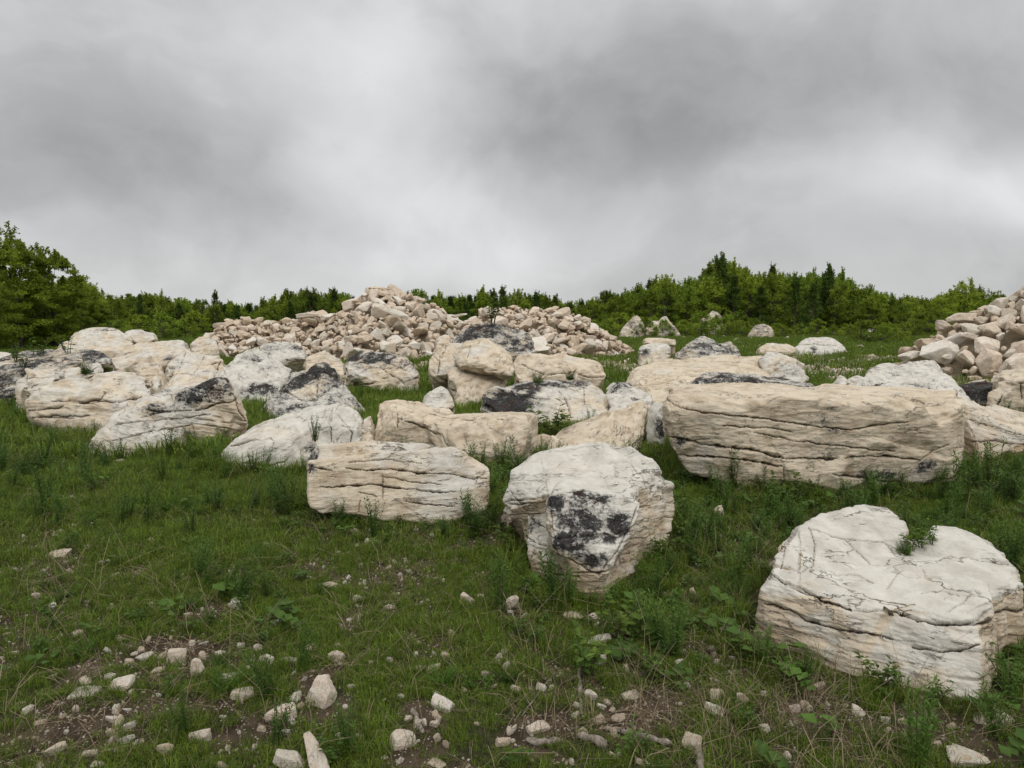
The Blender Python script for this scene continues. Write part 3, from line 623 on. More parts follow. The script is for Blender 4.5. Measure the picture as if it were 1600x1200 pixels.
boulder('prop', 'dark-sided block standing under the leaning beige block', 23.6, [
    [(694,594,.2),(706,574,.8),(760,575,1.0),(798,592,.6),(776,604,.1),(752,616,0),(735,625,0),(714,628,0),(700,612,0),(720,640,'g'),(760,632,'g')]],
    thick=1.4, bed=(-20, 14), ochre=.45, white=.2, seed=127, vox=.03, lump=.05, stains=[(700,600,14,.55,16),(735,628,10,.7)])
boulder('shoulder', 'cracked pale boulder on the left of the leaning block', 24.6, [
    [(671,582,.2),(672,560,.6),(688,552,1.0),(700,538,1.6),(727,533,1.8),(735,560,.2),(705,580,0),(693,590,0),(680,592,0),(685,618,'g'),(715,615,'g')]],
    thick=1.0, bed=(40, 0), white=.35, ochre=.2, seed=131, vox=.034, cracks=[(1.6,(688,555),(684,585)),(1.4,(697,540),(690,560))])
boulder('cap', 'dark lichen-covered rounded boulder in front of the gap between rubble heaps', 32.5, [
    [(702,538,.6),(712,520,1.4),(724,512,1.8),(748,505,2.4),(785,505,2.4),(821,515,1.8),(838,540,.6),(835,554,0),(780,553,0),(730,560,0),(750,590,'g'),(820,588,'g')]],
    thick=1.5, white=.5, topstain=.95, seed=137, vox=.036, lump=.05, strata=(.2, .08), stains=[(740,520,40,.85),(800,530,40,.6)])
boulder('seam', 'half black, half white boulder with a split face in the centre, behind a leafy bush', 18.6, [
    [(742,640,.3),(750,616,.8),(776,602,1.4),(827,597,2.0),(883,595,2.2),(934,598,2.0),(946,608,1.2),(950,646,0),(897,656,0),(841,648,.1),(784,647,.2),(760,660,'g'),(940,668,'g'),(850,672,'g')]],
    thick=.7, bed=(6, 10), white=.55, ochre=.15, seed=139, vox=.028, strata=(.25, .04), lump=.05,
    cracks=[(1.8,(874,610),(885,625),(892,652)),(1.5,(912,608),(914,630)),(1.2,(820,620),(860,622))],
    stains=[(790,630,46,1.2,30),(820,605,34,.95,16),(850,600,60,.7,5),(762,612,16,.6),(890,598,40,.85,6)])
boulder('pebbled', 'white boulder with dark patches on its top, right of the split-faced boulder', 18.9, [
    [(945,600,1.6),(952,593,2.2),(978,595,2.2),(998,607,1.6),(1017,618,1.0),(1022,640,.2),(960,660,0),(945,645,0),(955,668,'g'),(1015,665,'g')]],
    thick=.9, white=1.0, seed=149, vox=.028, lump=.05, stains=[(962,605,20,.85,9),(985,600,12,.8,6),(992,624,7,.7,4)])
boulder('stub', 'small pale rock peeking out behind the ochre block with hollow top', 17.4, [
    [(655,630,.4),(660,620,1.0),(675,607,1.6),(687,602,1.8),(700,610,1.2),(708,622,.6),(709,640,.2),(660,645,0),(665,665,'g'),(700,660,'g')]], thick=.5, white=.6, ochre=.1, seed=151)
boulder('dusk', 'dark grey weathered boulder with many cracks, left of centre', 20.2, [
    [(411,643,.2),(425,626,.6),(431,605,1.0),(455,578,1.8),(488,564,2.4),(512,566,2.4),(530,576,2.0),(541,597,1.2),(551,612,.8),(535,648,0),(430,650,0),(425,660,'g'),(530,660,'g')],
    [(541,600,1.4),(551,610,1.0),(569,644,.3),(560,655,0),(530,650,0)]],
    thick=1.0, bed=(24, 5), white=.6, ochre=.15, seed=157, vox=.03, lump=.05, strata=(.16, .05),
    cracks=[(2.2,(465,625),(495,622),(520,605),(541,600)),(1.8,(495,622),(497,592)),(1.6,(440,610),(470,625)),(1.4,(462,590),(500,580),(530,590))],
    topstain=.75, stains=[(490,580,44,1.15,30),(455,600,30,.95),(520,592,30,.8),(440,630,16,.55),(555,630,14,.75),(480,630,14,.45)])
boulder('arch', 'grey boulder with an arched hollow underneath, below the tall rubble heap', 26.6, [
    [(535,570,.4),(547,556,1.4),(565,548,2.0),(596,551,2.0),(633,556,1.6),(655,580,.6),(650,595,.2),(612,603,0),(588,592,0),(560,583,0),(537,590,.1)],
    [(535,585,.2),(552,585,.2),(556,607,'g'),(536,610,'g'),(537,608,.2)],[(608,590,.1),(650,590,.3),(655,584,.6),(640,606,'g'),(612,606,'g')]],
    thick=1.3, bed=(-10, 5), white=.45, ochre=.15, seed=163, vox=.036, lump=.035,
    cracks=[(1.9,(560,576),(595,574),(620,590),(633,600)),(1.4,(598,556),(610,568),(640,580))], stains=[(550,560,24,1.15,20),(590,560,44,.95,14),(635,565,22,.6)])
boulder('loaf', 'low pale rock between two dark-stained boulders, left of the arched one', 30, [
    [(473,562,.6),(485,553,1.2),(505,551,1.4),(535,560,1.0),(545,572,.4),(545,590,0),(480,592,0),(480,606,'g'),(540,605,'g')]], thick=1.4, white=.3, ochre=.25, seed=167, vox=.045)
boulder('spotted', 'bright white boulder with black speckled foot, left of the dark cracked boulder', 23.6, [
    [(335,592,.8),(355,573,1.4),(372,551,2.4),(400,546,2.6),(421,559,2.2),(455,573,1.4),(440,600,.3),(425,618,0),(375,618,0),(350,612,.1),(380,632,'g'),(425,632,'g')]],
    thick=1.2, bed=(24, 12), white=1.1, ochre=0, seed=173, vox=.034, lump=.045, strata=(.3, .03),
    stains=[(395,558,26,.6,12),(410,608,24,.95,10),(418,575,12,.5,6),(385,615,12,.6)])
boulder('ridge', 'rounded grey-topped boulder in front of the low rubble heap', 32, [
    [(400,547,.8),(410,540,1.4),(432,534,2.0),(466,535,1.8),(480,547,1.0),(483,556,.5),(458,574,0),(420,565,0),(430,592,'g'),(475,590,'g')]], thick=1.5, white=.8, seed=179, vox=.045, stains=[(465,542,16,.85,9),(430,540,20,.4),(455,562,18,.6,5)], cracks=[(1.4,(424,540),(420,555))])
boulder('tortoise', 'rounded boulder crossed by a net of cracks, left of the white speckled boulder', 24.2, [
    [(252,610,.3),(255,590,.8),(263,565,1.8),(293,545,2.8),(320,550,2.6),(346,560,2.0),(336,592,.4),(330,612,0),(262,620,0),(265,635,'g'),(325,630,'g')],
    [(338,592,.8),(348,560,2.0),(362,573,1.6),(356,596,.8),(345,605,.4)]],
    thick=1.2, bed=(10, 22), white=.45, ochre=.25, seed=181, vox=.033, lump=.045,
    cracks=[(1.7,(268,575),(285,583),(305,587),(335,592)),(1.7,(290,550),(284,565),(278,580)),(1.5,(284,565),(310,570),(340,568)),(1.5,(320,555),(312,570),(300,584)),(2.0,(345,562),(338,580),(333,598)),(1.4,(262,572),(270,582),(268,600))])
boulder('panel', 'plain flat-faced block just left of the boulder netted with cracks', 26.5, [
    [(205,572,.6),(213,566,1.0),(260,566,1.0),(262,590,.1),(252,606,0),(212,600,0),(215,618,'g'),(258,618,'g')]], thick=1.4, white=.3, ochre=.15, seed=191, vox=.04, strata=(.6,.02))
boulder('crate', 'long boulder with a black broken crack along its face, left side', 17.1, [
    [(50,669,'g'),(100,677,'g'),(145,680,'g'),(190,676,'g'),(37,650,.2),(38,628,.3),(50,610,.5),(100,592,1.0),(150,586,1.4),(178,581,1.7),(216,581,1.8),(231,592,1.2),(235,614,.4),(236,650,.2)],
    ],
    thick=1.0, bed=(4, 4), strata=(.2, .035), white=.5, ochre=.25, topwhite=.35, seed=193,
    cracks=[(1.5,(80,628),(110,625)),(3.6,(122,629),(150,626),(166,612)),(3.2,(150,627),(190,626),(205,624),(222,618)),(1.5,(45,640),(80,638),(100,636)),(1.3,(50,652),(90,650),(140,650)),(3.0,(222,583),(230,598),(233,614))], gouge=[(155,622,9,.08)])
boulder('bench', 'pale stepped block on the far left, behind the long boulder with the black crack', 19.3, [
    [(22,612,.3),(25,592,.5),(36,574,.9),(50,568,1.6),(82,566,1.8),(92,574,1.2),(96,600,.2),(40,625,0),(30,650,'g'),(90,645,'g')],
    [(92,585,1.4),(100,575,2.0),(140,568,2.6),(158,566,2.6),(160,586,1.6),(120,596,.9),(95,600,.6),(100,640,'g'),(150,635,'g')]],
    thick=1.0, bed=(-4, 6), white=.5, ochre=.25, seed=197, vox=.028, cracks=[(1.6,(40,590),(60,591),(88,588)),(1.3,(48,605),(60,602))])
boulder('chip', 'small pale block at the right end of the long boulder with the black crack', 18.6, [
    [(236,588,.6),(243,583,.8),(252,592,.5),(251,608,.1),(240,614,0),(236,610,0),(240,665,'g')]], thick=.8, white=.6, seed=199)
boulder('mosscrag', 'black mossy crag at the far left edge', 22.6, [
    [(-40,585,.5),(-20,566,2.0),(20,560,2.6),(60,545,4.0),(100,545,4.0),(125,555,3.2),(130,566,2.4),(40,582,.4),(28,600,0),(24,622,0),(-40,625,0),(0,636,'g')]],
    thick=1.0, bed=(-8, 14), white=.4, topstain=.95, seed=211, vox=.034, lump=.06, strata=(.14, .07), stains=[(10,590,60,.8),(5,610,40,.7),(110,560,30,.5)])
boulder('lip', 'low pale rock at the far left edge, behind the black mossy crag', 30, [
    [(-40,560,.4),(-20,551,1.4),(27,550,1.4),(30,556,.6),(20,566,0),(-30,566,0),(0,592,'g')]], thick=1.6, white=.6, seed=223, vox=.05)
boulder('sootback', 'dark mottled boulder behind the pale stepped block', 29, [
    [(120,556,.6),(126,544,1.6),(160,543,1.8),(176,553,1.2),(176,566,.3),(170,577,0),(130,570,0),(135,598,'g'),(172,598,'g')]], thick=1.4, white=.6, topstain=.7, seed=227, vox=.04, stains=[(150,556,34,.85)], strata=(.15,.05))
boulder('haunch', 'large pale rounded boulder on the left with a dark notch at its lower right', 31.5, [
    [(174,560,.4),(190,549,1.6),(217,536,3.0),(262,530,3.6),(293,536,2.8),(297,545,1.6),(280,556,.4),(258,570,0),(210,575,0),(182,575,0),(190,594,'g'),(280,590,'g')]],
    thick=1.4, bed=(-6, 4), white=.45, ochre=.15, seed=229, vox=.045, stains=[(262,560,7,.8,5),(200,552,10,.5,3)], cracks=[(1.5,(177,560),(200,552))])
boulder('roll', 'long low pale boulder behind the dark mottled boulder on the left', 35.5, [
    [(85,543,.4),(100,536,1.4),(113,533,2.0),(160,531,2.4),(190,530,2.4),(211,538,1.4),(205,550,.2),(150,556,0),(90,552,0),(100,583,'g'),(200,583,'g')]], thick=1.5, white=.45, seed=233, vox=.05, strata=(.25,.06), stains=[(100,545,12,.5)])
boulder('crown', 'round-topped boulder at the back left, against the dark trees', 41, [
    [(104,534,.4),(110,525,1.2),(117,518,1.8),(135,513,2.6),(160,511,2.8),(184,515,2.2),(191,523,1.6),(208,531,.6),(200,542,0),(110,545,0),(115,570,'g'),(200,570,'g')]], thick=1.8, bed=(10,0), white=.55, seed=239, vox=.058, lump=.06, strata=(.3,.09), stains=[(165,516,12,.7,5),(120,530,8,.3)])
boulder('brown', 'flat-topped brownish block at the back left, right of the round-topped boulder', 43.5, [
    [(194,519,.8),(200,517,1.4),(241,518,1.4),(246,525,.6),(240,531,0),(222,534,0),(205,532,0),(205,562,'g'),(240,562,'g')]], thick=1.6, white=.1, ochre=.7, topwhite=.8, seed=241, vox=.06)
boulder('stepstone', 'pale angular block at the left foot of the low rubble heap', 42, [
    [(296,535,.6),(305,528,1.2),(325,525,1.6),(334,529,1.0),(342,548,.2),(320,556,0),(298,552,0),(305,570,'g'),(338,570,'g')]], thick=1.4, white=.35, ochre=.2, seed=251, vox=.06)
boulder('wreck', 'black and grey layered outcrop between the rubble heap and the broad flat-topped boulder', 36, [
    [(1054,557,.4),(1070,545,1.2),(1087,530,2.4),(1100,525,2.6),(1112,530,2.2),(1120,541,1.4),(1112,560,0),(1065,562,0),(1070,580,'g'),(1110,580,'g')],
    [(1112,548,1.0),(1122,538,1.8),(1140,532,2.2),(1156,546,1.2),(1157,556,.4),(1115,562,0),(1120,580,'g'),(1150,578,'g')]],
    thick=1.6, bed=(12, 6), white=.5, topstain=.75, seed=257, vox=.05, lump=.06, strata=(.16, .09), stains=[(1100,545,36,.75),(1140,545,24,.7)])
boulder('wedge', 'small smooth wedge-shaped stone left of the black and grey layered outcrop', 31, [
    [(1014,576,.1),(1022,552,.8),(1036,549,1.0),(1042,560,.4),(1040,575,0),(1016,596,'g'),(1040,594,'g')]], thick=.9, white=.35, ochre=.2, seed=263, vox=.05)
boulder('plank', 'long thin pale slab lying flat, right end of the right rubble heap', 48, [
    [(1004,531,.3),(1008,529,1.2),(1056,529,1.2),(1058,532,.3),(1056,538,0),(1006,538,0),(1010,558,'g'),(1055,558,'g')]], thick=1.0, white=.2, ochre=.35, seed=269, vox=.07)
boulder('greybase', 'grey-white rock with a dark left end beneath the long thin slab', 41, [
    [(996,548,.3),(1002,540,.8),(1018,536,1.2),(1044,537,1.2),(1050,545,.4),(1045,556,0),(1000,556,0),(1002,572,'g'),(1045,572,'g')]], thick=1.4, white=.7, seed=271, vox=.06, stains=[(1006,550,9,1.0)])
boulder('lowpale', 'low long pale rock in the grass, left of the grey striped boulder', 50, [
    [(1182,543,.4),(1192,538,1.0),(1205,535,1.6),(1225,536,1.6),(1241,541,.8),(1242,550,0),(1185,551,0),(1186,557,'g'),(1240,557,'g')]], thick=1.8, white=.3, ochre=.3, seed=277, vox=.07)
boulder('striped', 'grey boulder with a dark stripe lying in the grass before the wood on the right', 51.5, [
    [(1241,551,.2),(1244,537,1.0),(1254,530,1.8),(1266,527,2.2),(1296,529,2.2),(1313,535,1.4),(1326,551,.2),(1318,554,0),(1280,553,0),(1246,556,'g'),(1320,556,'g')]], thick=1.8, white=.8, seed=281, vox=.065, strata=(.3,.1), cracks=[(1.2,(1250,537),(1290,538),(1308,538))], stains=[(1272,545,7,.8,8)])
boulder('pyramid', 'pointed grey rock at the wood edge, behind the right rubble heap', 88, [
    [(971,517,.4),(978,506,1.2),(987,496,2.0),(997,493,2.2),(1004,503,1.4),(1008,515,.3),(966,528,-.5),(1006,529,0),(985,530,-.6)]], thick=3, white=.3, topstain=.6, seed=283, vox=.11, stains=[(985,505,12,.7),(995,515,8,.6)], lump=.07, strata=(.4,.15))
boulder('duo', 'grey rock pair with a pale ledge at the wood edge, right of the pointed rock', 90, [
    [(1010,508,.6),(1012,502,1.6),(1028,501,1.8),(1040,504,1.4),(1055,509,1.0),(1062,520,.2),(1006,527,0),(1066,528,0),(1040,529,-.6),(1012,520,0)],[(1020,520,2.5),(1033,497,3.2),(1040,493,3.4),(1050,506,3),(1052,524,2.5)]], thick=3, white=.3, topstain=.6, seed=293, vox=.11, stains=[(1048,516,14,.7)], lump=.07, strata=(.4,.15))
boulder('peak', 'tall pale pointed rock standing among the bushes at the wood edge', 96, [
    [(1102,508,.4),(1106,492,1.6),(1115,485,2.2),(1121,488,2.0),(1133,503,.6),(1134,508,0),(1100,525,0),(1136,526,0),(1118,527,-.8)],[(1090,505,3),(1098,497,3.4),(1108,500,3),(1108,522,2.4),(1088,522,2.6)]], thick=3, white=.3, topstain=.6, seed=307, vox=.12, stains=[(1124,495,8,.7)], lump=.07, strata=(.4,.15))
boulder('nook', 'small grey rock under the bushes, right of the tall pale pointed rock', 88, [
    [(1174,516,.3),(1180,508,1.2),(1195,505,1.4),(1206,512,.8),(1207,520,.1),(1168,528,0),(1212,529,0),(1190,530,-.5)]], thick=3, white=.3, topstain=.6, seed=311, vox=.12, stains=[(1190,515,16,.6)])
boulder('flatwhite', 'small white boxy rock half hidden in bushes on the right', 84, [
    [(1353,520,.2),(1356,514,.6),(1370,513,.9),(1372,518,.3),(1370,523,0),(1353,530,0),(1371,530,0)]], thick=1.4, white=1.1, seed=313, vox=.11)
boulder('shelf', 'upright pale slab leaning at the right foot of the tall rubble heap', 38.5, [
    [(676,555,.2),(679,527,1.2),(690,522,1.4),(704,524,1.2),(702,540,.4),(692,556,.0),(680,575,'g'),(698,575,'g')]], thick=.7, white=.25, ochre=.2, seed=317, vox=.055)
boulder('spike', 'small pale pointed block behind the huge layered slab, beside a scatter of chips', 21.5, [
    [(1300,597,.2),(1303,588,.6),(1313,581,.9),(1325,590,.5),(1328,600,.1),(1302,612,0),(1325,612,0),(1310,640,'g')]], thick=.7, white=.6, seed=331, vox=.04)
boulder('lumps', 'low broken beige rock right of the small pointed block, behind the huge layered slab', 20.8, [
    [(1312,600,.2),(1325,590,.9),(1345,586,1.2),(1360,588,1.0),(1362,600,.2),(1335,612,0),(1315,610,0),(1335,645,'g')]], thick=.8, white=.3, ochre=.3, seed=337, vox=.036, lump=.09)

# ------------------------------------------------------------------ loose stones
def ico(sub):
    bm = bmesh.new(); bmesh.ops.create_icosphere(bm, subdivisions=sub, radius=1)
    V = np.array([tuple(v.co) for v in bm.verts]); F = np.array([[v.index for v in f.verts] for f in bm.faces]); bm.free(); return V, F
ICO5 = ico(5); ICO4 = ico(4); ICO3 = ico(3); ICO2 = ico(2)
def stone_shape(seed, base, dims=(1, .8, .62), k=10, sharp=110, nz=.028):
    rs = np.random.RandomState(seed); V, F = base; V = V / np.linalg.norm(V, axis=1)[:, None]
    N = rs.normal(0, 1, (k, 3)); N /= np.linalg.norm(N, axis=1)[:, None]; p = rs.uniform(.60, .95, k)
    N = np.concatenate([N, np.eye(3), -np.eye(3)]); p = np.concatenate([p, rs.uniform(.72, .95, 6)])
    dots = np.maximum(V @ N.T, 1e-3) / p[None, :]
    r = 1 / (np.power(np.power(dots, sharp).sum(1), 1 / sharp))
    v = V * r[:, None]
    v = v * (1 + nz * 1.6 * fbm(v * 1.6 + seed, 3, seed)[:, None] + nz * .8 * (np.abs(vn(v * 5 + seed, seed + 3)) - .3)[:, None])
    return v * np.array(dims), F
def stone_meshes(prefix, n, base, mat, seed0, **kw):
    out = []
    for i in range(n):
        rs = np.random.RandomState(seed0 + i)
        V, F = stone_shape(seed0 + i, base, (1, rs.uniform(.55, .98), rs.uniform(.36, .85)), **kw)
        out.append((mesh_np(prefix, V, F, mat, False), V))
    return out
PILE_M = stone_meshes('pile_stone', 16, ICO4, M_PILE, 500)
PILE_L = [V for (_, V) in stone_meshes('t', 16, ICO3, M_PILE, 500)]
FIELD_M = stone_meshes('field_stone', 12, ICO4, M_STONE, 700, nz=.05)

def build_piles():
    placed = []; g = .13
    for k, (d, xs, zs, sl) in enumerate(MR):
        x0, x1 = xs.min() - 1, xs.max() + 1; y0, y1 = d - zs.max() / sl - 2.5, d + 3.0
        nx, ny = int((x1 - x0) / g), int((y1 - y0) / g)
        X, Y = np.meshgrid(x0 + (np.arange(nx) + .5) * g, y0 + (np.arange(ny) + .5) * g)
        T = mound(X.ravel(), Y.ravel(), k).reshape(ny, nx); H = gz(X.ravel(), Y.ravel()).reshape(ny, nx)
        rs = np.random.RandomState(40 + k)
        stages = [(1.0, 900, .40), (.72, 900, .30), (.48, 1400, .22), (.30, 2600, .12)] if k == 0 else [(1.45, 400, .5), (1.1, 500, .4), (.7, 600, .3), (.4, 500, .2)]
        for si, (sz, tries, gap) in enumerate(stages):
            for _ in range(tries):
                D = T - H; ok = np.argwhere((D > gap) & (T > .3))
                if len(ok) == 0: break
                iy, ix = ok[rs.randint(len(ok))]; x, y = X[iy, ix], Y[iy, ix]
                s = sz * rs.uniform(.6, 1.45)
                if k == 0:
                    px = 800 + x / y * 1080
                    if px < 545: s *= .8 if px < 500 else .9
                    elif px > 740: s *= 1.05
                    else: s *= 1.15
                v = rs.randint(16); V = PILE_L[v] * (s / 2)
                e = Euler((rs.normal(0, .55), rs.normal(0, .55), rs.uniform(0, 6.28))) ; R = np.array(e.to_matrix())
                p = V @ R.T; cx = np.floor((p[:, 0] + x - x0) / g).astype(int); cy = np.floor((p[:, 1] + y - y0) / g).astype(int)
                in_ = (cx >= 0) & (cx < nx) & (cy >= 0) & (cy < ny)
                if in_.sum() < 20: continue
                cx, cy, pz = cx[in_], cy[in_], p[in_, 2]
                lowm = pz < 0
                gap_ = H[cy[lowm], cx[lowm]] - pz[lowm]
                z = .62 * gap_.max() + .38 * np.percentile(gap_, 50)
                if z + p[:, 2].max() > T[iy, ix] + .30 * s + .1: continue
                np.maximum.at(H, (cy, cx), pz + z)
                placed.append((k, v, s, x, y, z, tuple(e)))
    # hero stones: (pixel, depth, size, squash) the ridge pieces one can name
    placed.sort(key=lambda q: -q[2] / q[4])
    names = {0: ['low left rubble heap', 'tall central rubble heap', 'middle right rubble heap'], 1: ['big rubble heap at the right edge']}
    vis = [q for q in placed if -20 < 800 + q[3] / q[4] * 1080 < 1625 and q[4] < MR[q[0]][0] + .9]; ind = vis[:290]; iset = set(map(id, ind)); rest = [q for q in placed if id(q) not in iset]; PN = []
    for (k, v, s, x, y, z, e) in ind:
        px = 800 + x / y * 1080
        nm = names[1][0] if k else names[0][0 if px < 530 else 1 if px < 735 else 2]
        o = link('pile_stone', PILE_M[v][0]); o.location = (x, y, z); o.rotation_euler = e; o.scale = (s / 2,) * 3
        tag(o, 'x', 'stone', 'stones of the ' + nm); py = 492 + (3 - z) / y * 1080
        xs_ = {'low left rubble heap': (400, 465), 'tall central rubble heap': (595, 665), 'middle right rubble heap': (825, 895)}.get(nm, (1500, 1560))
        hz = max(.6, float(np.interp(x, MR[k][1], MR[k][2]))); f = z / hz
        band = 'top' if f > .72 else 'upper' if f > .5 else 'middle' if f > .27 else 'lower'
        part = 'left' if px < xs_[0] else 'centre' if px < xs_[1] else 'right'; szw = 'large' if s > (1.0 if k == 0 else 1.35) else 'medium' if s > (.7 if k == 0 else .95) else 'small'
        short = {'low left rubble heap': 'low left heap', 'tall central rubble heap': 'tall central heap', 'middle right rubble heap': 'middle right heap'}.get(nm, 'right edge heap')
        PN.append((px, o, f'{szw} stone', f'{szw} stones', f'on the {short}, {band} {part}'))
    number(PN)
    Vs, Fs, b = [], [], 0
    V0 = [stone_shape(500 + i, ICO2, PILE_M[i][1].max(0) / PILE_M[i][1].max()) for i in range(16)]
    for (k, v, s, x, y, z, e) in rest:
        V = PILE_L[v]; F = ICO3[1]
        Vs.append(V * (s / 2) @ np.array(Euler(e).to_matrix()).T + np.array((x, y, z))); Fs.append(F + b); b += len(V)
    if Vs:
        o = link('rubble', mesh_np('rubble', np.concatenate(Vs), np.concatenate(Fs), M_PILE, False))
        tag(o, 'smaller pale rubble filling the heaps between the larger stones', 'rubble', kind='stuff')
    def hero(x, y, d, w, h, rot, label):
        o = link('pile_stone', PILE_M[rnd.randrange(16)][0]); p = P(x, y, d); o.location = p; m = d / 1080
        o.scale = (w * m / 2 * 1.1, w * m / 2 * .9, h * m / 2 * 1.3); o.rotation_euler = (0, math.radians(rot), .2); tag(o, label, 'stone')
        return o
    hero(595, 450, 50.6, 26, 9, 6, 'flat capstone on the very top of the tall central rubble heap')
    hero(600, 459, 50.3, 32, 14, -6, 'large grey stone just under the capstone of the tall rubble heap')
    hero(717, 493, 48.5, 27, 9, -14, 'flat stone tilted up at the right shoulder of the tall rubble heap')
    hero(622, 490, 46.5, 32, 17, 18, 'big grey oval boulder high on the front of the tall rubble heap')
    hero(1556, 486, 33.5, 36, 26, 24, 'ochre split stone jutting on the slope of the right edge heap')
    hero(480, 493, 49.5, 34, 15, -8, 'long ochre stone on top of the low left rubble heap')
    return len(placed)
NP_ = build_piles(); print('pile stones', NP_)

FS = [(179,723,26,14),(73,792,16,12),(110,777,16,8),(140,856,25,12),(85,869,30,16),(160,879,14,12),(235,845,10,12),(292,846,18,8),(54,931,12,12),(365,942,16,16),(379,933,15,12),(292,960,12,12),(429,973,20,16),(181,999,16,10),(219,1015,13,9),
(217,1027,25,13),(269,1025,28,38),(306,1040,24,40),(340,1019,14,15),(375,1008,13,13),(402,1012,14,15),(415,1033,22,18),(450,1033,22,10),(167,1058,17,15),(181,1071,37,24),(125,1085,45,20),(129,1067,24,8),(352,1062,32,13),(371,1083,36,28),(433,1117,50,34),
(437,1148,28,16),(448,1190,52,45),(488,1172,44,74),(497,1080,42,58),(308,1152,32,25),(80,1172,32,28),(254,1170,26,30),(196,1133,20,18),(190,1156,22,16),(212,1162,16,12),(137,1179,22,14),(171,1125,20,14),(56,1131,16,8),(346,1119,10,10),(398,1164,10,20),
(242,1048,20,12),(196,1110,12,8),(417,852,20,10),(302,802,10,8),(512,916,22,14),(558,936,18,10),(731,936,22,26),(797,941,30,28),(859,939,18,16),(898,965,32,14),(528,1011,14,12),(525,1028,26,18),(578,1037,12,12),(675,1045,24,16),(695,1025,14,12),(606,950,16,12),
(608,1031,12,12),(725,1056,8,10),(759,1053,14,12),(725,1078,10,12),(689,1100,38,34),(677,1128,14,20),(681,1083,12,10),(625,1160,40,30),(652,1128,11,24),(627,1089,12,8),(539,1102,8,14),(459,1089,18,14),(600,1094,10,8),(697,1160,10,24),(787,1020,12,10),(791,1039,14,18),
(841,1137,38,26),(787,1160,24,20),(684,1197,28,12),(815,987,9,8),(933,982,22,14),(937,1003,44,18),(937,1030,24,30),(1026,1035,12,22),(1062,1034,14,24),(1131,985,22,22),(1145,1028,10,7),(1119,1064,16,8),(1076,1073,10,8),(1123,1088,26,26),(1164,1090,18,32),
(1122,1116,32,18),(1194,1084,10,12),(1197,1139,18,18),(1245,1109,16,12),(925,1088,20,16),(941,1105,16,10),(967,1122,22,20),(987,1090,30,16),(937,1127,18,12),(1005,1194,26,14),(1083,1160,30,34),(1284,1072,20,18),(980,914,9,9),(958,1180,12,12),(1125,864,12,8),
(1390,1142,14,14),(1410,1125,14,16),(1387,1127,15,10),(1500,1170,18,14),(1520,1190,56,28),(1560,1135,60,18),(1345,1112,22,22),(1246,1130,10,10),(1127,798,14,34),(1096,784,12,8),(600,1185,12,8),(745,1130,10,8),(560,1150,9,9),(30,1100,14,9),(20,1020,12,9),(95,1120,10,7)]
def field_stones():
    def zone(x, y):
        if y < 760: return 'the grass at the far left'
        if y < 900: return 'the grass on the left' if x < 600 else 'the weeds right of centre'
        if y < 1000: return 'the middle grass' + (' on the left' if x < 500 else ' in the centre' if x < 870 else ' on the right')
        if x < 250: return 'the lower left corner'
        if x < 420: return 'the lower left soil patch'
        if x < 560: return 'the bottom grass left of centre'
        if x < 760: return 'the bottom grass in the centre'
        if x < 1020: return 'the twiggy ground below centre'
        if x < 1300: return 'the ground left of the notched boulder'
        return 'the soil under the notched boulder'
    items = []
    for (x, y, w, h) in FS:
        sh = 'flat' if w > 1.6 * h else 'upright' if h > 1.15 * w else 'rounded'
        sz = 'tiny' if w * h < 160 else 'small' if w * h < 520 else 'larger'
        items.append((x, y, w, h, sz, sh, zone(x, y)))
    cnt = {}
    for it in items: cnt.setdefault(it[4:], []).append(it)
    ords = ['leftmost', 'second from left', 'third from left', 'fourth from left', 'fifth from left', 'sixth from left', 'seventh from left', 'eighth from left', 'ninth from left', 'tenth from left']
    for key, L in cnt.items():
        L.sort()
        for i, (x, y, w, h, sz, sh, zn) in enumerate(L):
            lab = f'{sz} {sh} stone in {zn}' if len(L) == 1 else f'{ords[i]} of the {sz} {sh} stones in {zn}'
            if (x, y) == (488, 1172): lab = 'long pointed white stone tilted in the grass at the bottom edge'
            if (x, y) == (1127, 798): lab = 'narrow pointed stone standing in the weeds before the huge layered slab'
            g = G(x, y + h * .42); m = g.y / 1080; o = link('field_stone', FIELD_M[rnd.randrange(12)][0])
            W_, H_ = w * m * .62, h * m * .66
            asp = W_ / max(H_, .001)
            if asp > 1.6: o.scale = (W_, W_ * .8, H_ * 1.1)
            else: o.scale = (W_, W_ * .9, H_ * 1.15)
            z0 = gz1(g.x, g.y); o.location = (g.x, g.y + W_ * .7, z0 + o.scale[2] * .22)
            o.rotation_euler = (rnd.uniform(-.25, .15), rnd.uniform(-.3, .3), rnd.uniform(-.5, .5) + (math.pi if rnd.random() < .5 else 0))
            if (x, y) == (488, 1172): o.scale = (.07, .27, .11); o.rotation_euler = (.25, -.2, .42)
            tag(o, lab, 'stone', 'loose stones in the grass')
field_stones()

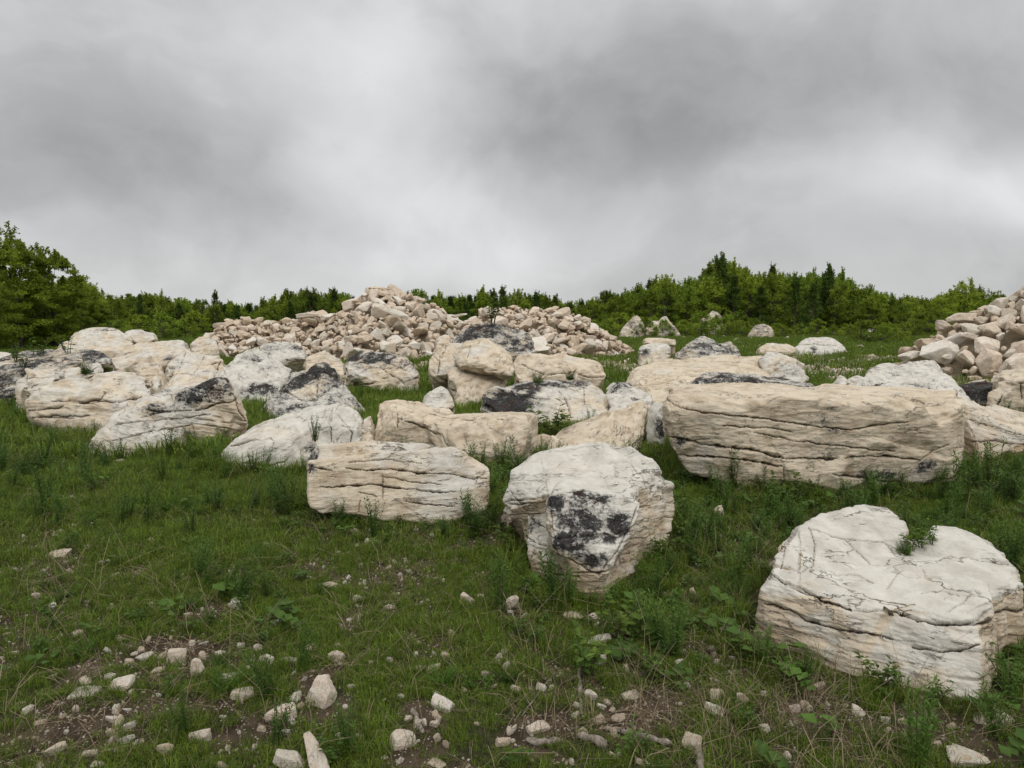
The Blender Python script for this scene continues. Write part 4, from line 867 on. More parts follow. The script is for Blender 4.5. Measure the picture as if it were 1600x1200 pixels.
# ------------------------------------------------------------------ foliage meshes
def leaf_quads(c, d, u, ln, wd, fold=.15):
    """c base (n,3), d direction, u normal hint -> diamond leaves"""
    s = np.cross(d, u); s /= np.linalg.norm(s, axis=1)[:, None] + 1e-9; n = np.cross(s, d)
    ln = ln[:, None]; wd = wd[:, None]
    a = c; b = c + d * ln * .45 + s * wd * .5 + n * ln * fold; t = c + d * ln - n * ln * fold * .3; e = c + d * ln * .45 - s * wd * .5 + n * ln * fold
    V = np.stack([a, b, t, e], 1).reshape(-1, 3); k = np.arange(len(c)) * 4
    F = np.stack([k, k + 1, k + 2, k + 3], 1); return V, F
def tube(path, rad, seg=6):
    V, F = [], []
    path = [Vector(p) for p in path]
    for i, p in enumerate(path):
        t = (path[min(i + 1, len(path) - 1)] - path[max(i - 1, 0)]).normalized(); a = t.orthogonal().normalized() if abs(t.z) > .95 else t.cross(Vector((0, 0, 1))).normalized(); b = t.cross(a)
        for j in range(seg):
            q = 2 * math.pi * j / seg; V.append(tuple(p + (a * math.cos(q) + b * math.sin(q)) * rad[i]))
    for i in range(len(path) - 1):
        for j in range(seg):
            F.append([i * seg + j, i * seg + (j + 1) % seg, (i + 1) * seg + (j + 1) % seg, (i + 1) * seg + j])
    return V, F
def join(parts):
    V, F, b = [], [], 0
    for v, f in parts:
        V.append(np.asarray(v)); F.append(np.asarray(f) + b); b += len(v)
    return np.concatenate(V), np.concatenate(F)
def make_tree(kind, seed, H, R, nclump, nleaf, leaf, mat, low=.08, wild=0):
    rs = np.random.RandomState(seed)
    t = rs.uniform(low, .98, nclump) ** (.9 if kind != 'spruce' else 1.25); ang = rs.uniform(0, 2 * np.pi, nclump)
    if kind == 'broad': prof = R * np.power(np.clip(np.sin(np.pi * np.clip((t + .12) / 1.13, 0, 1)), 0, 1), .7)
    elif kind == 'slim': prof = R * (.30 + .7 * np.sin(np.pi * np.clip(t * .9 + .05, 0, 1))) * np.where(t > .75, (1.02 - t) / .27, 1)
    elif kind == 'spire': prof = R * np.where(t < .55, 1 - .2 * t, .38 * (1.03 - t) / .48 + .06)
    else: prof = R * (1.04 - t) * (.8 + .3 * np.sin(t * 60))
    rr = prof * np.sqrt(rs.uniform(.12, 1, nclump)); rr *= rs.uniform(.75 - wild, 1.25 + wild, nclump)
    c = np.stack([np.cos(ang) * rr, np.sin(ang) * rr, t * H], 1)
    path = [(0, 0, -.3)]; ph = rs.uniform(0, 6.28); n = 7
    for i in range(1, n + 1):
        z = H * .93 * i / n; path.append((math.sin(ph + i * .9) * .02 * H * i / n, math.cos(ph + i * 1.1) * .02 * H * i / n, z))
    r0 = H * .016 + .02; parts = [tube(path, [r0 * (1.3 - 1.2 * i / n) for i in range(n + 1)], 7)]
    for i in rs.permutation(nclump)[:min(26, nclump)]:
        z0 = c[i, 2] * rs.uniform(.55, .8); k = z0 / (H * .93) * n; a = np.array(path[int(k)]); b_ = np.array(path[min(int(k) + 1, n)]); s = a + (b_ - a) * (k - int(k)); e = c[i]
        m = (s + e) / 2 + np.array((0, 0, -.02 * H)) ; rb = r0 * .35
        parts.append(tube([tuple(s), tuple(m), tuple(e)], [rb, rb * .6, rb * .15], 4))
    V, F = join(parts); trunk = mesh_np('trunk', V, F, M_BARK)
    cr = (1 - wild) * R * {'broad': .19, 'slim': .22, 'spruce': .17, 'spire': .2}[kind] * rs.uniform(.6, 1.3, nclump)
    ci = rs.choice(nclump, nleaf, p=cr ** 2 / (cr ** 2).sum()); g = rs.normal(0, 1, (nleaf, 3)); g /= np.linalg.norm(g, axis=1)[:, None]
    g *= np.power(rs.uniform(0, 1, nleaf), .45)[:, None]
    pos = c[ci] + g * cr[ci][:, None] * np.array([1 + wild, 1 + wild, (.6 - wild) if kind == 'broad' else .95])
    nsh = int(nclump * .45); si = rs.choice(nclump, nsh, p=(c[:, 2] ** 2.5) / (c[:, 2] ** 2.5).sum()) if kind != 'spruce' else []
    sl = rs.uniform(.06, .17, len(si)) * H; k = int(nleaf * .28) if len(si) else 0
    if k:
        w_ = rs.randint(0, len(si), k); tt = rs.uniform(0, 1, k); tilt = rs.normal(0, .16, (len(si), 2))
        base_ = c[np.asarray(si)][w_]; pos[:k] = base_ + np.concatenate([tilt[w_] * (tt * sl[w_])[:, None] + rs.normal(0, .035 * R, (k, 2)) * (1.2 - tt)[:, None], ((tt * sl[w_]))[:, None]], 1); ci[:k] = np.asarray(si)[w_]
    dr = g + rs.normal(0, .7, (nleaf, 3)); dr[:, 2] -= .1; dr /= np.linalg.norm(dr, axis=1)[:, None]
    up = rs.normal(0, .55, (nleaf, 3)) + np.array((0, 0, 1.0)); ln = leaf * rs.uniform(.7, 1.4, nleaf)
    V, F = leaf_quads(pos, dr, up, ln, ln * .7, .1); crown = mesh_np('crown', V, F, mat, False)
    cl = rs.uniform(0, 1, nclump); attr(crown, 'lv', np.repeat(np.clip(.55 * cl[ci] + .45 * rs.uniform(0, 1, nleaf), 0, 1), 4))
    return trunk, crown
def plant_tree(meshes, loc, s, rz, label, group, name='tree', sxy=1.0, cat='tree'):
    r = empty(name, loc, rz); r.scale = (s * sxy, s * sxy, s)
    link('trunk' if cat == 'tree' else 'stems', meshes[0], r); link('crown' if cat == 'tree' else 'foliage', meshes[1], r)
    return tag(r, label, cat, group)
LOWC = .01
TV = {
 'broad': [make_tree('broad', 900 + i, 7, 2.5, 100, 6500, .18, M_LEAF, .1) for i in range(3)],
 'light': [make_tree('broad', 920 + i, 7, 2.2, 90, 6000, .16, M_LEAFB, .05) for i in range(3)],
 'slim': [make_tree('slim', 940 + i, 7, 1.35, 60, 4200, .17, M_LEAF, .05) for i in range(3)],
 'spruce': [make_tree('spruce', 960 + i, 7, 1.75, 110, 6500, .15, M_LEAFD, .02) for i in range(3)],
 'spire': [make_tree('spire', 980 + i, 7, 1.7, 75, 4800, .16, M_LEAFD, .05) for i in range(3)],
}
BUSH = [make_tree('broad', 1000 + i, 2.4, 1.5, 34, 2600, .13, (M_LEAF, M_LEAFB)[i % 2], .1) for i in range(4)]
TOPX = [-200,-60,0,100,125,150,175,220,240,270,300,335,380,410,450,470,500,520,548,600,665,700,740,760,800,850,900,950,985,1000,1040,1075,1110,1130,1150,1180,1210,1240,1300,1340,1380,1420,1460,1490,1510,1535,1560,1600,1800]
TOPY = [440,440,440,440,440,452,460,462,460,468,470,466,472,467,458,452,458,454,458,462,455,462,458,452,460,458,466,458,450,446,434,442,420,408,412,428,424,428,424,446,460,464,462,456,452,456,464,467,462]
TN = []
def wood():
    kind_lab = {'broad': 'rounded leafy tree', 'light': 'light green tree', 'slim': 'slender leafy tree', 'spruce': 'dark pointed evergreen', 'spire': 'dark narrow tree'}
    def region(x):
        return ('at the left wood edge' if x < 330 else 'behind the low left heap' if x < 560 else 'behind the middle heaps' if x < 940 else
                'in the taller wood' if x < 1360 else 'in the low right wood')
    def choose(x, row):
        u = rnd.random()
        if x < 330: w = dict(broad=.35, light=.4, slim=.1, spruce=.07, spire=.08)
        elif x < 560: w = dict(broad=.12, light=.15, slim=.25, spruce=.18, spire=.30)
        elif x < 940: w = dict(broad=.15, light=.12, slim=.33, spruce=.1, spire=.30)
        elif x < 1360: w = dict(broad=.27, light=.28, slim=.25, spruce=.03, spire=.17)
        else: w = dict(broad=.45, light=.4, slim=.1, spruce=.0, spire=.05)
        for k, v in w.items():
            u -= v
            if u <= 0: return k
        return 'broad'
    rows = [(0, 106, 27, 13, 14), (1, 115, 21, 1, 12)]
    for row, dep, step, drop, jit in rows:
        x = -150.
        while x < 1760:
            k = choose(x, row); d = dep + rnd.uniform(-3, 3)
            if x < 330: d -= (330 - max(x, 0)) * .055
            top = np.interp(x, TOPX, TOPY) + drop * rnd.uniform(.5, 1.4) + rnd.uniform(-jit, jit) * .6 + (0 if k in ('spire', 'spruce', 'slim') else 3)
            p = P(x, top, d); gz_ = gz1(p.x, d); h = max(2.4, p.z - gz_)
            var = rnd.randrange(3); s = h / 7 / (1.03 if k in ('slim', 'spire') else 1.0)
            o = plant_tree(TV[k][var], (p.x, d, gz_ - .1), s, rnd.uniform(0, 6.28), 'x', 'trees ' + region(x),
                       {'spruce': 'evergreen_tree'}.get(k, 'leafy_tree'), sxy=max(1.0, min(2.4, 1.25 / s ** .5)))
            TN.append((x, o, kind_lab[k], kind_lab[k] + 's', region(x) + (', front row' if row == 0 else ', back row')))
            x += step * rnd.uniform(.25, 1.6) * (1.0 if k in ('broad', 'light') else .75)
    # single trees one can point to
    for (x, top, d, k, lab, sx) in [(1126, 403, 97, 'spire', 'tallest dark ragged tree rising above the taller wood', 1.1), (1110, 416, 98, 'slim', 'tall thin tree just left of the tallest ragged tree', 1.),
                                (1147, 410, 98, 'slim', 'tall thin tree just right of the tallest ragged tree', .9), (1041, 430, 96, 'slim', 'twin-topped thin tree on the left part of the taller wood', .9),
                                (1298, 416, 96, 'spire', 'ragged dark tree topping the right part of the taller wood', 1.), (1316, 424, 97, 'slim', 'thin tree right of the ragged dark tree in the taller wood', .8),
                                (1510, 442, 96, 'broad', 'round-crowned tree standing above the low wood on the far right', 1.2), (948, 452, 98, 'spruce', 'narrow pointed evergreen left of the taller wood', .6),
                                (218, 457, 84, 'spruce', 'small pointed evergreen on the left skyline', .8), (252, 456, 86, 'slim', 'thin airy tree on the left skyline', .9), (336, 457, 95, 'spire', 'dark tree sticking out above the left wood', .9),
                                (1206, 418, 96, 'spire', 'dark narrow tree in the middle of the taller wood skyline', .9), (1000, 446, 95, 'light', 'light green tree at the left end of the taller wood', 1.)]:
        d += 12 if x > 300 else 0; p = P(x, top, d); z = gz1(p.x, d); s = (p.z - z) / 7.1
        plant_tree(TV[k][rnd.randrange(3)], (p.x, d, z - .1), s, rnd.uniform(0, 6), lab, 'trees named on the skyline', {'spruce': 'evergreen_tree'}.get(k, 'leafy_tree'), sxy=sx)
    # bushes before the wood on the right
    bl = [(968, 517, 80), (1008, 525, 76), (1070, 520, 82), (1096, 528, 74), (1118, 524, 80), (1136, 522, 80), (1160, 526, 78), (1180, 524, 82), (1212, 520, 82), (1035, 528, 78), (985, 526, 80), (905, 521, 88), (925, 524, 86), (945, 519, 90), (1022, 517, 86), (1040, 524, 84), (1065, 526, 82), (1085, 524, 84), (1092, 520, 86), (1145, 524, 84), (1160, 521, 88), (1218, 524, 80), (1222, 528, 76), (1250, 522, 84), (1275, 524, 82),
          (1300, 526, 80), (1325, 528, 78), (1340, 524, 82), (1362, 531, 72), (1378, 534, 70), (1395, 530, 74), (1410, 526, 78), (1430, 524, 80), (1345, 530, 73), (1385, 524, 80), (1450, 522, 84), (1480, 520, 86), (70, 545, 62), (35, 548, 60), (110, 538, 66), (150, 530, 74), (255, 524, 80), (290, 524, 82), (180, 526, 78), (220, 524, 80)]
    for i, (x, y, d) in enumerate(bl):
        d = d if x < 400 or 1330 < x < 1420 else d + 12
        p = P(x, y, d); s = rnd.uniform(.7, 1.15) * (.9 if 1200 < x < 1420 else 1.2)
        o = plant_tree(BUSH[i % 4], (p.x, d, gz1(p.x, d) - .05), s, rnd.uniform(0, 6), 'x', 'bushes before the wood edge', 'bush', 1.1, 'bush'); TN.append((x, o, 'low bush', 'low bushes', 'before the wood edge, ' + ('left' if x < 400 else 'right of the heaps' if x < 1200 else 'far right')))
wood(); number(TN)
# the broad trees at the left edge
def left_trees():
    for i, (x, top, d, R, seed, lab, mat, ncl) in enumerate([
        (-62, 332, 56, 5.2, 61, 'largest broad leafy tree cut by the left edge of the picture', M_LEAF, 190),
        (22, 384, 59, 3.3, 62, 'broad tree with brownish tips beside the largest left tree', M_LEAF, 130),
        (76, 396, 62, 3.0, 63, 'layered leafy tree with a jutting top branch on the left', M_LEAF, 110),
        (112, 440, 66, 2.6, 64, 'smaller leafy tree at the foot of the left trees', M_LEAF, 80),
        (138, 462, 70, 2.3, 65, 'bright green young tree right of the big left trees', M_LEAFB, 60)]):
        p = P(x, top, d); z = gz1(p.x, d); H = p.z - z
        m = make_tree('broad', seed, H * .97, R, ncl, int(170 * ncl + 2000), .17, mat, .04, .2)
        plant_tree(m, (p.x, d, z), 1, rnd.uniform(0, 6), lab, None, 'leafy_tree')
left_trees()

# ------------------------------------------------------------------ stuff scattered by geometry nodes
HID = []
def scatter(name, label, pts, variants, idx, rot, scl, cat=None):
    col = bpy.data.collections.new(name + '_kinds')
    for i, me in enumerate(variants):
        o = bpy.data.objects.new(f'{name}_kind', me); o.name = f'{name}_kind.{i:03d}'; col.objects.link(o)
    me = bpy.data.meshes.new(name); n = len(pts); me.vertices.add(n); me.vertices.foreach_set('co', np.asarray(pts, np.float32).ravel())
    a = me.attributes.new('ix', 'INT', 'POINT'); a.data.foreach_set('value', np.asarray(idx, np.int32))
    attr(me, 'rot', rot, 'FLOAT_VECTOR'); attr(me, 'scl', scl)
    ob = link(name, me); ng = bpy.data.node_groups.new(name, 'GeometryNodeTree')
    ng.interface.new_socket('Geometry', in_out='INPUT', socket_type='NodeSocketGeometry'); ng.interface.new_socket('Geometry', in_out='OUTPUT', socket_type='NodeSocketGeometry')
    gi = ng.nodes.new('NodeGroupInput'); go = ng.nodes.new('NodeGroupOutput'); ip = ng.nodes.new('GeometryNodeInstanceOnPoints'); ci = ng.nodes.new('GeometryNodeCollectionInfo')
    ci.inputs['Collection'].default_value = col; ci.inputs['Separate Children'].default_value = True; ci.inputs['Reset Children'].default_value = True
    def na(nm, t):
        q = ng.nodes.new('GeometryNodeInputNamedAttribute'); q.data_type = t; q.inputs['Name'].default_value = nm; return [o for o in q.outputs if o.enabled and o.name == 'Attribute'][0]
    L = ng.links.new; L(gi.outputs[0], ip.inputs['Points']); L(ci.outputs[0], ip.inputs['Instance']); ip.inputs['Pick Instance'].default_value = True
    L(na('ix', 'INT'), ip.inputs['Instance Index']); L(na('rot', 'FLOAT_VECTOR'), ip.inputs['Rotation']); L(na('scl', 'FLOAT'), ip.inputs['Scale']); L(ip.outputs[0], go.inputs[0])
    md = ob.modifiers.new('scatter', 'NODES'); md.node_group = ng
    return tag(ob, label, cat, kind='stuff')
def blades(seed, n, R, h, wd, lean, mat, droop=.35):
    rs = np.random.RandomState(seed); a = rs.uniform(0, 6.28, n); r = R * np.sqrt(rs.uniform(0, 1, n)); b = np.stack([np.cos(a) * r, np.sin(a) * r, np.full(n, -.01)], 1)
    da = a + rs.normal(0, .9, n); hh = h * rs.uniform(.45, 1.25, n); ln = lean * rs.uniform(.2, 1.5, n); dv = np.stack([np.cos(da), np.sin(da), da * 0], 1); sd = np.stack([-np.sin(da), np.cos(da), da * 0], 1)
    w = (wd * rs.uniform(.7, 1.3, n))[:, None]; hc = hh[:, None]; lc = ln[:, None] * hc; z = np.array([[0, 0, 1.]])
    m1 = b + dv * lc * .25 + z * hc * .5; m2 = b + dv * lc * .75 + z * hc * (.9 - droop * .2 * ln[:, None]); tp = b + dv * lc * 1.35 + z * hc * (1.0 - droop * ln[:, None])
    V = np.stack([b - sd * w * .5, b + sd * w * .5, m1 - sd * w * .45, m1 + sd * w * .45, m2 - sd * w * .3, m2 + sd * w * .3, tp], 1).reshape(-1, 3); k = np.arange(n)[:, None] * 7
    F = (k[:, :, None] + np.array([[0, 1, 3], [0, 3, 2], [2, 3, 5], [2, 5, 4], [4, 5, 6]])[None]).reshape(-1, 3)
    me = mesh_np('tuft', V, F, mat, False); attr(me, 'lv', np.repeat(rs.uniform(0, 1, n), 7)); return me
cells = np.array(sorted(ROCKCELL)); gx0, gy0 = cells.min(0) - 8; gx1, gy1 = cells.max(0) + 8
RG = np.zeros((gx1 - gx0, gy1 - gy0), bool); RG[cells[:, 0] - gx0, cells[:, 1] - gy0] = True
RN = RG.copy()
for dx in range(-3, 4):
    for dy in range(-3, 4):
        RN |= np.roll(np.roll(RG, dx, 0), dy, 1)
def rk(x, y, g):
    a = np.floor(x / CELL).astype(int) - gx0; b = np.floor(y / CELL).astype(int) - gy0; ok = (a >= 0) & (b >= 0) & (a < RG.shape[0]) & (b < RG.shape[1])
    r = np.zeros(len(x), bool); r[ok] = g[a[ok], b[ok]]; return r
def wedge(rs, n, d0, d1, m=2.6, k=.80):
    n = n
    y = np.sqrt(rs.uniform(d0 * d0, d1 * d1, n)); x = rs.uniform(-1, 1, n) * (k * y + m); return x, y
def moundat(x, y): return np.maximum(mound(x, y, 0), mound(x, y, 1))
def far_wood():
    rs = np.random.RandomState(77); vs = [TV[k][i][1] for k in ('broad', 'slim', 'spire', 'light') for i in range(2)]; P_, I_, S_, R_ = [], [], [], []
    for d, drop, step in [(121, 4, 8), (127, 7, 8), (135, 9, 9)]:
        for px in np.arange(-420, 2020, step):
            px += rs.uniform(-5, 5); top = np.interp(px, TOPX, TOPY) + drop + rs.uniform(-5, 9); p = P(px, top, d + rs.uniform(-2, 2)); z = gz1(p.x, p.y)
            P_.append((p.x, p.y, z - .2)); I_.append(rs.randint(8)); S_.append(max(.45, (p.z - z) / 7.2)); R_.append((0, 0, rs.uniform(0, 6.28)))
    scatter('far_wood', 'far-off dense green wood closing the skyline', P_, vs, I_, R_, S_, 'wood')
far_wood()
def grass():
    vars_ = [blades(1, 16, .07, .10, .0055, .7, M_GRASS), blades(2, 20, .09, .13, .005, .6, M_GRASS), blades(3, 16, .06, .17, .0055, .5, M_GRASS), blades(4, 22, .10, .085, .006, .9, M_GRASS),
             blades(5, 18, .08, .26, .006, .45, M_GRASS), blades(6, 14, .07, .34, .006, .35, M_GRASS), blades(7, 26, .3, .30, .018, .5, M_GRASS), blades(8, 26, .4, .22, .022, .6, M_GRASS)]
    rs = np.random.RandomState(3); P_, I_, R_, S_ = [], [], [], []
    for d0, d1, n, kinds, s0 in [(4.0, 8, 42000, (0, 1, 3, 3, 2), .62), (8, 14, 56000, (0, 1, 2, 3), .85), (14, 28, 42000, (1, 2, 4, 4, 7), 1.05), (28, 110, 52000, (6, 7, 7), 1.3)]:
        x, y = wedge(rs, n, d0, d1); b = bareness(x, y); q = np.stack([x, y, x * 0], 1); cl = fbm(q * .8, 3, 77)
        keep = rs.uniform(0, 1, n) > b * .97 + .04; keep &= (rs.uniform(0, 1, n) < .88 + .5 * cl)
        ins = rk(x, y, RG); near = rk(x, y, RN); keep &= ~ins; keep &= moundat(x, y) < .25
        ix = rs.choice(kinds, n); sl_ = (np.abs(x + 1.55) < 1.7) & (y > 8.6) & (y < 10.2); keep &= ~(sl_ & (rs.uniform(0, 1, n) < .6)); tall = near & ~sl_ & (rs.uniform(0, 1, n) < .28); ix = np.where(tall & (y < 28), rs.choice((4, 5, 2), n), ix)
        lush = np.exp(-(((x + 6) / 4.5) ** 2 + ((y - 12) / 4.5) ** 2)); s = s0 * (1 + .3 * cl + .35 * lush) * rs.uniform(.7, 1.25, n)
        x, y, ix, s = x[keep], y[keep], ix[keep], s[keep]
        P_.append(np.stack([x, y, gz(x, y)], 1)); I_.append(ix); S_.append(s); R_.append(np.stack([rs.normal(0, .12, len(x)), rs.normal(0, .12, len(x)), rs.uniform(0, 6.28, len(x))], 1))
    scatter('grass', 'short green meadow grass growing between the rocks', np.concatenate(P_), vars_, np.concatenate(I_), np.concatenate(R_), np.concatenate(S_), 'grass')
grass()
def straw():
    rs = np.random.RandomState(9)
    vars_ = [blades(21, 5, .10, .22, .0045, 1.6, M_DRY, .9), blades(22, 4, .12, .12, .004, 2.6, M_DRY, .8), blades(23, 3, .08, .38, .0045, .9, M_DRY, .5), blades(24, 7, .12, .06, .005, 3.2, M_DRY, .5)]
    x, y = wedge(rs, 15000, 4.1, 17); b = bareness(x, y); keep = rs.uniform(0, 1, 15000) < .20 + .5 * b + .14 * (y < 8) + .3 * rk(x, y, RN); keep &= ~rk(x, y, RG); x, y = x[keep], y[keep]
    g = G(1255, 1140); h = G(1180, 870); ex = [(g, .35, 130), (h, .7, 120), (G(985, 1120), .4, 90), (G(200, 930), .6, 60), (G(1130, 940), .4, 50), (G(840, 950), .3, 40)]
    for c, r, n in ex: x = np.append(x, rs.normal(c.x, r, n)); y = np.append(y, rs.normal(c.y, r * 1.3, n))
    k = ~rk(x, y, RG); x, y = x[k], y[k]; n = len(x)
    scatter('dry_stems', 'dead straw-coloured stems and litter lying among the grass', np.stack([x, y, gz(x, y) + .01], 1), vars_, rs.choice((0, 1, 1, 2, 3, 3), n), np.stack([rs.normal(0, .2, n), rs.normal(0, .2, n), rs.uniform(0, 6.28, n)], 1), rs.uniform(.6, 1.3, n), 'dry grass')
straw()
def gravel():
    rs = np.random.RandomState(19); vars_ = [mesh_np('pebble', *stone_shape(800 + i, ICO2, (1, rs.uniform(.7, .95), rs.uniform(.4, .75))), M_GRAVEL, False) for i in range(5)]
    X, Y, S = [], [], []
    for d0, d1, n, s0, s1, kk in [(4.1, 9, 15000, .005, .02, 1), (9, 16, 7000, .008, .03, 1), (4.3, 10.5, 7500, .012, .06, .8), (4.3, 16, 2500, .02, .07, .22), (14, 34, 7000, .02, .09, .8), (30, 80, 9000, .05, .26, .8), (60, 104, 1500, .1, .5, .6)]:
        x, y = wedge(rs, n, d0, d1); b = bareness(x, y); k = (rs.uniform(0, 1, n) < b * kk + .03) & (moundat(x, y) < .3) & ~rk(x, y, RG); x, y = x[k], y[k]
        X.append(x); Y.append(y); S.append(s0 + (s1 - s0) * rs.uniform(0, 1, len(x)) ** 3)
    # chips scattered at the foot of heaps and behind the layered slab
    for px, py, r, n, s in [(1290, 590, 2.0, 240, .14), (1340, 575, 2.8, 260, .17), (1270, 570, 3.5, 240, .14), (1300, 560, 5, 160, .2), (1380, 585, 2, 160, .2), (985, 570, 3, 220, .12), (955, 590, 2, 120, .09), (1170, 540, 6, 60, .3), (1240, 535, 6, 50, .3), (1080, 545, 4, 60, .25), (1420, 580, 2.5, 90, .22), (1175, 526, 7, 60, .45), (1290, 526, 8, 60, .4), (1050, 528, 7, 60, .5), (1230, 522, 8, 40, .6), (1110, 524, 6, 40, .5), (640, 575, 6, 160, .3), (420, 575, 5, 160, .25), (880, 565, 5, 160, .3)]:
        c = G(px, py); x = rs.normal(c.x, r * .7, n); y = rs.normal(c.y, r, n); k = ~rk(x, y, RG); X.append(x[k]); Y.append(y[k]); S.append(s * rs.uniform(.2, 1, k.sum()) ** 1.5)
    x = np.concatenate(X); y = np.concatenate(Y); s = np.concatenate(S); n = len(x)
    scatter('gravel', 'pale pebbles and limestone chips strewn over the ground', np.stack([x, y, gz(x, y) + s * .08], 1), vars_, rs.randint(0, 5, n), rs.uniform(-.5, 6, (n, 3)), s, 'gravel')
gravel()

# ------------------------------------------------------------------ plants
def plant_mesh(kind, seed):
    rs = np.random.RandomState(seed); st, C_, D_, U_, L_, W_ = [], [], [], [], [], []
    ns, H, sp = {'leafy': (7, .42, .30), 'willow': (11, .55, .16), 'round': (9, .16, .5), 'fern': (12, .30, .45), 'herb': (5, .22, .30)}[kind]
    for i in range(ns):
        a = rs.uniform(0, 6.28); h = H * rs.uniform(.6, 1.15); ln = sp * rs.uniform(.4, 1.2) * (1 if kind != 'willow' else 1); b = np.array((math.cos(a), math.sin(a), 0)); o = b * rs.uniform(0, .06)
        pts = [o + b * ln * (t ** 1.4) * H * 1.3 + np.array((0, 0, h * (t - (.25 * t * t if kind == 'fern' else 0)))) for t in np.linspace(0, 1, 6)]
        st.append(tube([tuple(p) for p in pts], [.0045 * (1.2 - t) for t in np.linspace(0, 1, 6)], 4))
        m = {'leafy': 14, 'willow': 34, 'round': 1, 'fern': 26, 'herb': 9}[kind]
        for j in range(m):
            t = rs.uniform(.25, 1) if kind in ('leafy', 'herb') else (j + 1) / m if kind != 'round' else 1
            k = min(4, int(t * 5)); p = pts[k] + (pts[k + 1] - pts[k]) * (t * 5 - k) if t < 1 else pts[5]
            q = j * 2.4 + rs.normal(0, .4); side = np.array((math.cos(q), math.sin(q), rs.uniform(-.1, .5)))
            if kind == 'willow': side[2] = rs.uniform(.3, 1.0)
            if kind == 'fern': s2 = np.cross(b, (0, 0, 1)) * (1 if j % 2 else -1); side = s2 + b * .5
            L = {'leafy': .085, 'willow': .075, 'round': .11, 'fern': .07 * (1.1 - t), 'herb': .055}[kind] * rs.uniform(.7, 1.25)
            C_.append(p); D_.append(side / np.linalg.norm(side)); U_.append((rs.normal(0, .3), rs.normal(0, .3), 1)); L_.append(L); W_.append(L * {'leafy': .55, 'willow': .2, 'round': .95, 'fern': .28, 'herb': .6}[kind])
    V, F = leaf_quads(np.array(C_), np.array(D_), np.array(U_), np.array(L_), np.array(W_), .12)
    mats = {'leafy': M_BRIGHT, 'willow': M_WEED, 'round': M_WEED, 'fern': M_WEED, 'herb': M_WEED}
    me = mesh_np('foliage', V, F, mats[kind], False); attr(me, 'lv', np.repeat(rs.uniform(0, 1, len(C_)), 4))
    Vs, Fs = join(st); return mesh_np('stems', Vs, Fs, M_STEM), me, (V, F, Vs, Fs)
PM = {k: [plant_mesh(k, 60 + 7 * i + j) for j in range(2)] for i, k in enumerate(('leafy', 'willow', 'round', 'fern', 'herb'))}
def weeds():
    rs = np.random.RandomState(29); vars_ = []
    for k in ('herb', 'fern', 'round', 'willow'):
        for (_, _, (V, F, Vs, Fs)) in PM[k]:
            me = mesh_np('weed', np.concatenate([V, Vs]), np.concatenate([F, Fs + len(V)]), M_WEED, False); attr(me, 'lv', rs.uniform(0, 1, len(V) + len(Vs))); vars_.append(me)
    x, y = wedge(rs, 5200, 4.2, 16); q = np.stack([x, y, x * 0], 1); dens = .30 + .45 * sstep(-1.5, 2.0, x) + .5 * fbm(q * .7, 3, 99); near = rk(x, y, RN)
    k = (rs.uniform(0, 1, 5200) < dens + .55 * near) & ~rk(x, y, RG) & (rs.uniform(0, 1, 5200) > bareness(x, y)); x, y = x[k], y[k]
    x2, y2 = wedge(rs, 2500, 15, 32); k = (rk(x2, y2, RN) | (rs.uniform(0, 1, 2500) < .15)) & ~rk(x2, y2, RG); x = np.append(x, x2[k]); y = np.append(y, y2[k]); n = len(x)
    scatter('weeds', 'low dark green herbs and ferny weeds mixed into the grass', np.stack([x, y, gz(x, y)], 1), vars_, rs.choice((0, 1, 0, 1, 2, 3, 4, 5, 6, 7), n), np.stack([rs.normal(0, .15, n), rs.normal(0, .15, n), rs.uniform(0, 6.28, n)], 1), rs.uniform(.5, 1.05, n), 'weeds')
weeds()
def plant(kind, x, y, s, label, d=None, lift=0, name='leafy_plant', z=None, group=None, key=None):
    d = d or (6.9 if key else None)
    if key:
        bv = BOULDERS[key][1]; h = BVHTree.FromObject(BOULDERS[key][0], bpy.context.evaluated_depsgraph_get()).ray_cast(cam.location, ray(x, y).normalized())[0]; loc = h if h else P(x, y, d)
    elif d: loc = P(x, y, d)
    else: g = G(x, y); loc = Vector((g.x, g.y, gz1(g.x, g.y)))
    st, fo, _ = PM[kind][rnd.randrange(2)]; s *= .72 if kind == 'willow' and s < 2.5 else 1; r = empty(name, loc, rnd.uniform(0, 6.28)); r.scale = (s, s, s); link('stems', st, r); link('foliage', fo, r); return tag(r, label, 'plant', group)
